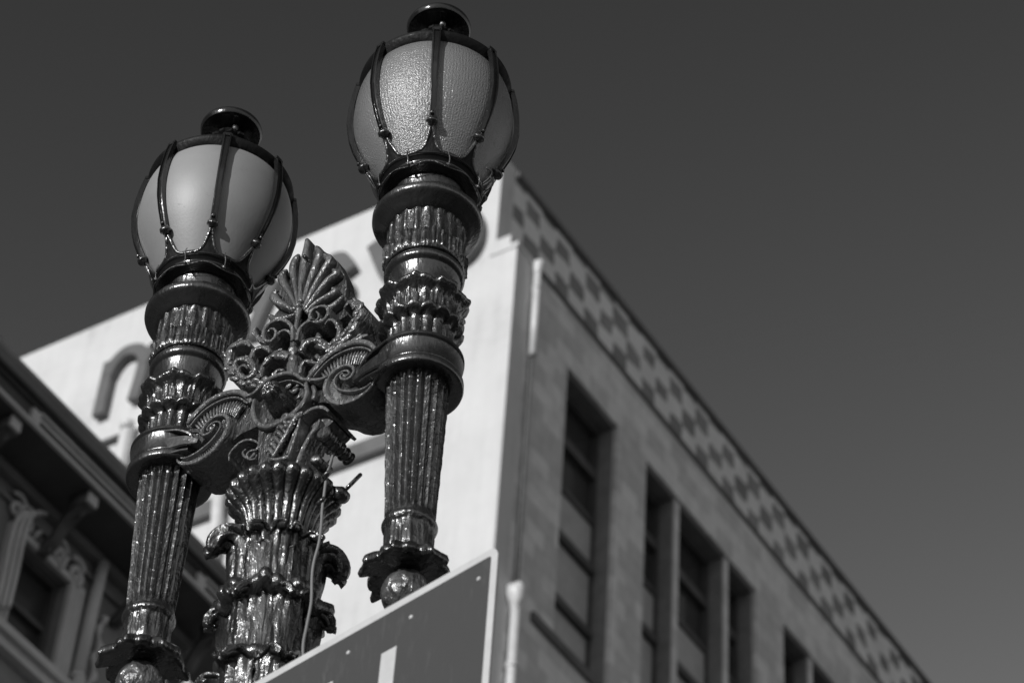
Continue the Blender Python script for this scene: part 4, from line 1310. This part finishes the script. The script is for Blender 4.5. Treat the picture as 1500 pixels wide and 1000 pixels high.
# ================================================================== OLD ORNATE BUILDING, LEFT
P0 = Vector((-14.23193172, 13.90135079, 15.9199158))
la = radians(91.4)
LD = Vector((cos(la), sin(la), 0)); LN = Vector((sin(la), -cos(la), 0))
def L3(s, o, z): return Vector((P0.x, P0.y, 0)) + LD * s + LN * o + Vector((0, 0, z))
old = empty('old_house', L3(-3, -4, 0))
tag(old, 'dark ornate old building with bracketed cornice and carved window surrounds at lower left', 'building')
def lbox(m, s0, s1, o0, o1, z0, z1): m.box(s0, s1, o0, o1, z0, z1, T=L3)
WS0, WS1, WZ0, WZ1 = -0.68, 0.0, 15.98, 16.98          # the window in view
m = MB()
SE = 1.72
wins = [(WS0 - 2.24 * k_, WS1 - 2.24 * k_) for k_ in range(5)]
s = SE
for (a, b) in wins:
    lbox(m, b, s, -0.30, 0.0, WZ0, WZ1)
    s = a
lbox(m, -26, s, -0.30, 0.0, WZ0, WZ1)
lbox(m, -26, SE, -0.30, 0.0, WZ1, 17.46)
lbox(m, -26, SE, -0.30, 0.0, 0, WZ0)
lbox(m, SE - 0.3, SE, -12, -0.30, 0, 17.46)
lbox(m, -26, -13.7, -12, -0.30, 0, 17.46)
lbox(m, -26, SE, -12.3, -12, 0, 17.46)
m.build('wall', 'old_wall', old, smooth=False)
m = MB()
lbox(m, -26.4, SE + 0.35, -12.4, 0.30, 17.72, 17.78)
m.build('roof', 'roofing', old, smooth=False)
# cornice: soffit, fascia with reeds and panels, crown
CE = SE + 0.55
m = MB()
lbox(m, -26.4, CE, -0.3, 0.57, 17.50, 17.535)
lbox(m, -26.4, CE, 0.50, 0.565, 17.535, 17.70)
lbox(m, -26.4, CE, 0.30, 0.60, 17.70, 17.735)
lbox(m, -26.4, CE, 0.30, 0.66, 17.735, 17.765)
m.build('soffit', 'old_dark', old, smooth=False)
m = MB()
lbox(m, -26.4, CE, 0.565, 0.60, 17.495, 17.535)
for z in (17.598, 17.670):
    for (a, b) in ((-1.36, 0.35), (1.16, CE), (-3.9, -2.2)):
        lbox(m, a, b, 0.565, 0.598, z, z + 0.030)
for a in (-1.42, 1.10, -3.96):
    lbox(m, a - 0.055, a + 0.055, 0.565, 0.605, 17.531, 17.665)
m.build('fascia_moulding', 'old_trim', old, smooth=False)
m = MB()
rows = []
pr = [(0.30, 17.766), (0.66, 17.766), (0.675, 17.79), (0.70, 17.82), (0.705, 17.86), (0.70, 17.875), (0.60, 17.90), (0.30, 17.90)]
for s in (-26.4, CE):
    rows.append([L3(s, o, z) for o, z in pr])
m.grid(rows, True, True, True)
m.build('crown_moulding', 'old_wall', old, smooth=False)
# frieze under the soffit
m = MB()
lbox(m, -26, SE + 0.03, 0.0, 0.05, 17.20, 17.24)
lbox(m, -26, SE + 0.03, 0.0, 0.10, 17.40, 17.49)
m.build('frieze', 'old_wall', old, smooth=False)
# carved brackets carrying the cornice
def spiral(c, r0, r1, a0, turns, n=26):
    return [(c[0] + (r0 + (r1 - r0) * i / (n - 1)) * cos(a0 + turns * 2 * pi * i / (n - 1)), c[1] + (r0 + (r1 - r0) * i / (n - 1)) * sin(a0 + turns * 2 * pi * i / (n - 1))) for i in range(n)]
for k_ in range(7):
    sc_ = -0.44 + 1.12 * (1 - k_) + (0.0 if k_ else 0.28)
    sc_ = [1.62, 0.66, -0.44, -1.56, -2.68, -3.8, -4.92][k_]
    m = MB()
    # side profile in (o, z)
    path = [(0.02, 16.98), (0.07, 17.02), (0.16, 17.10), (0.20, 17.18), (0.24, 17.26), (0.33, 17.33), (0.43, 17.38)]
    q = smoothpath(path, 22)
    rows = []
    for i, (o, z) in enumerate(q):
        w = 0.055
        th = 0.030 + 0.02 * sin(i / 21 * pi)
        rows.append([L3(sc_ - w, o, z + th), L3(sc_ + w, o, z + th), L3(sc_ + w, o + 0.5 * th, z - th), L3(sc_ - w, o + 0.5 * th, z - th)])
    m.grid(rows, True, True, True)
    lbox(m, sc_ - 0.075, sc_ + 0.075, 0.30, 0.50, 17.36, 17.495)
    lbox(m, sc_ - 0.060, sc_ + 0.060, 0.50, 0.515, 17.375, 17.48)
    for c, r in (((0.40, 17.32), 0.055), ((0.10, 17.01), 0.06)):
        pts = [L3(sc_, o, z) for o, z in spiral(c, r, 0.015, 0.5, 1.3)]
        m.tube(pts, 0.020, 8)
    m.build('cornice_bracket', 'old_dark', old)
    m = MB(); lbox(m, sc_ - 0.065, sc_ + 0.065, 0.503, 0.53, 17.37, 17.485)
    m.build('bracket_face', 'old_trim', old, smooth=False)
m = MB()
lbox(m, SE + 0.002, 2.6, -3.0, 0.0, 0, 15.74)
m.build('side_wing', 'old_wall', old, smooth=False)
# window, surround and carved head
def LP(px, py, o=0.13):
    v = CR * (px - 750) + CD * (py - 500) + CF * FPX
    Q = Vector((P0.x, P0.y, EYE.z)) + LN * o
    t = (Q - EYE).dot(LN) / v.dot(LN)
    P_ = EYE + v * t
    return ((P_ - P0).dot(LD), P_.z)
for wi, (a, b) in enumerate(wins):
    m = MB()
    lbox(m, a, a + 0.05, -0.20, -0.10, WZ0, WZ1); lbox(m, b - 0.05, b, -0.20, -0.10, WZ0, WZ1)
    lbox(m, a + 0.05, b - 0.05, -0.20, -0.10, WZ1 - 0.05, WZ1); lbox(m, a + 0.05, b - 0.05, -0.20, -0.10, WZ0, WZ0 + 0.06)
    lbox(m, a + 0.05, b - 0.05, -0.22, -0.12, 16.44, 16.50)
    w = m.build('window', 'old_dark', old, smooth=False)
    m = MB()
    lbox(m, a + 0.05, b - 0.05, -0.185, -0.175, WZ0 + 0.06, WZ1 - 0.05)
    m.build('pane', 'pane', w, smooth=False)
    m = MB()
    rows = []
    for zz in (WZ0 + 0.08, 16.3, 16.6, WZ1 - 0.08):
        rows.append([L3(a + 0.08 + (b - a - 0.16) * j / 40, -0.26 + 0.02 * sin(j * 0.9 + zz), zz) for j in range(41)])
    m.grid(rows)
    m.build('curtain', 'curtain', w)
    m = MB()
    lbox(m, a - 0.24, b + 0.24, 0.0, 0.16, WZ0 - 0.12, WZ0 - 0.04)
    lbox(m, a - 0.20, b + 0.20, 0.0, 0.10, WZ0 - 0.22, WZ0 - 0.121)
    m.build('sill', 'old_trim', w, smooth=False)
    m = MB()
    for (s0, s1) in ((a - 0.20, a), (b, b + 0.20)):
        lbox(m, s0 + 0.002, s1 - 0.002, 0.0, 0.05, WZ0 - 0.039, WZ1 + 0.05)
        for f in (0.2, 0.5, 0.8):
            x = s0 + (s1 - s0) * f
            m.tube([L3(x, 0.05, WZ0), L3(x, 0.05, WZ1 - 0.02)], 0.020, 8)
    lbox(m, a, b, 0.0, 0.05, WZ1, WZ1 + 0.07)
    m.build('surround', 'old_trim', w, smooth=False)
    m = MB()
    for c0, sg in (((a - 0.02, WZ1 + 0.14), -1), ((b + 0.02, WZ1 + 0.10), 1), (((a + b) / 2 + 0.1, WZ1 + 0.13), 1), ((a - 0.18, WZ1 + 0.18), 1)):
        pts = [L3(s_, 0.05, z_) for s_, z_ in [(c0[0] + sg * (x - c0[0]), z) for x, z in spiral(c0, 0.10, 0.02, -1.2, 1.4, 30)]]
        m.tube(pts, [0.030 - 0.012 * i / 29 for i in range(30)], 8)
        pts = [L3(c0[0] + sg * 0.10 * cos(t_), 0.05, c0[1] + 0.10 + 0.13 * sin(t_) * 0.6) for t_ in [i * 0.3 for i in range(9)]]
        m.tube(pts, 0.024, 8)
    for t_ in range(5):
        s_ = a + 0.1 + (b - a) * t_ / 5
        m.tube([L3(s_, 0.04, WZ1 + 0.08), L3(s_ + 0.03, 0.06, WZ1 + 0.16), L3(s_ + 0.08, 0.05, WZ1 + 0.21)], [0.015, 0.03, 0.010], 8)
    m.build('carved_head', 'old_trim', w)
# arched jamb lines left of the visible window
m = MB()
for off in (0, 9, 18):
    P_ = [LP(x + off, y) for x, y in ((-6, 890), (6, 840), (14, 800), (20, 775), (27, 758), (38, 750), (50, 753))]
    q = smoothpath(P_, 26)
    m.tube([L3(s_, 0.13, z_) for s_, z_ in q], 0.022, 8)
m.build('arched_trim', 'old_trim', old)
# downspout and carved strip right of the window
m = MB()
m.tube([L3(0.30, 0.10, 17.40), L3(0.28, 0.10, 16.9), L3(0.26, 0.10, 16.06)], 0.055, 14)
m.tube([L3(0.26, 0.10, 16.05), L3(0.26, 0.10, 16.09), L3(0.26, 0.10, 16.12)], [0.07, 0.075, 0.06], 14)
m.build('downspout', 'old_trim', old)
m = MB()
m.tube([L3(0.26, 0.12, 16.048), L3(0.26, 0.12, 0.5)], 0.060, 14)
m.build('downspout_sun_paint', 'white_pipe', old)  # lower length painted lighter to imitate sun falling on the pipe
m = MB()
q = [(0.48 + 0.03 * sin(i * 0.9), 0.05, 15.9 + i * 0.045) for i in range(24)]
m.tube([L3(*p) for p in q], [0.03 + 0.014 * sin(i * 1.7) for i in range(24)], 9)
m.build('carved_strip', 'old_trim', old)
m = MB()
c = at_depth(-10, 505, 24.5)
bl = (c - P0).dot(LD)
lbox(m, bl - 0.3, bl + 0.30, -0.5, 0.0, 17.78, c.z + 0.45)
m.build('chimney', 'old_wall', old, smooth=False)

# ================================================================== GROUND
def sheet(name, x0, x1, y0, y1, z, mat, thick=0.0):
    m = MB()
    if thick: m.box(x0, x1, y0, y1, z - thick, z)
    else: m.add([(x0, y0, z), (x1, y0, z), (x1, y1, z), (x0, y1, z)], [(0, 1, 2, 3)])
    o = m.build(name, mat, None, smooth=False, recalc=False)
    o['kind'] = 'structure'
    return o
sheet('ground', -2000, 2000, -2000, 2000, -0.01, 'city_ground')
sheet('road', -2.0, 7.0, -300, 300, 0.0, 'asphalt')
sheet('pavement', -14.0, -2.0, -60, 60, 0.12, 'concrete', 0.125)
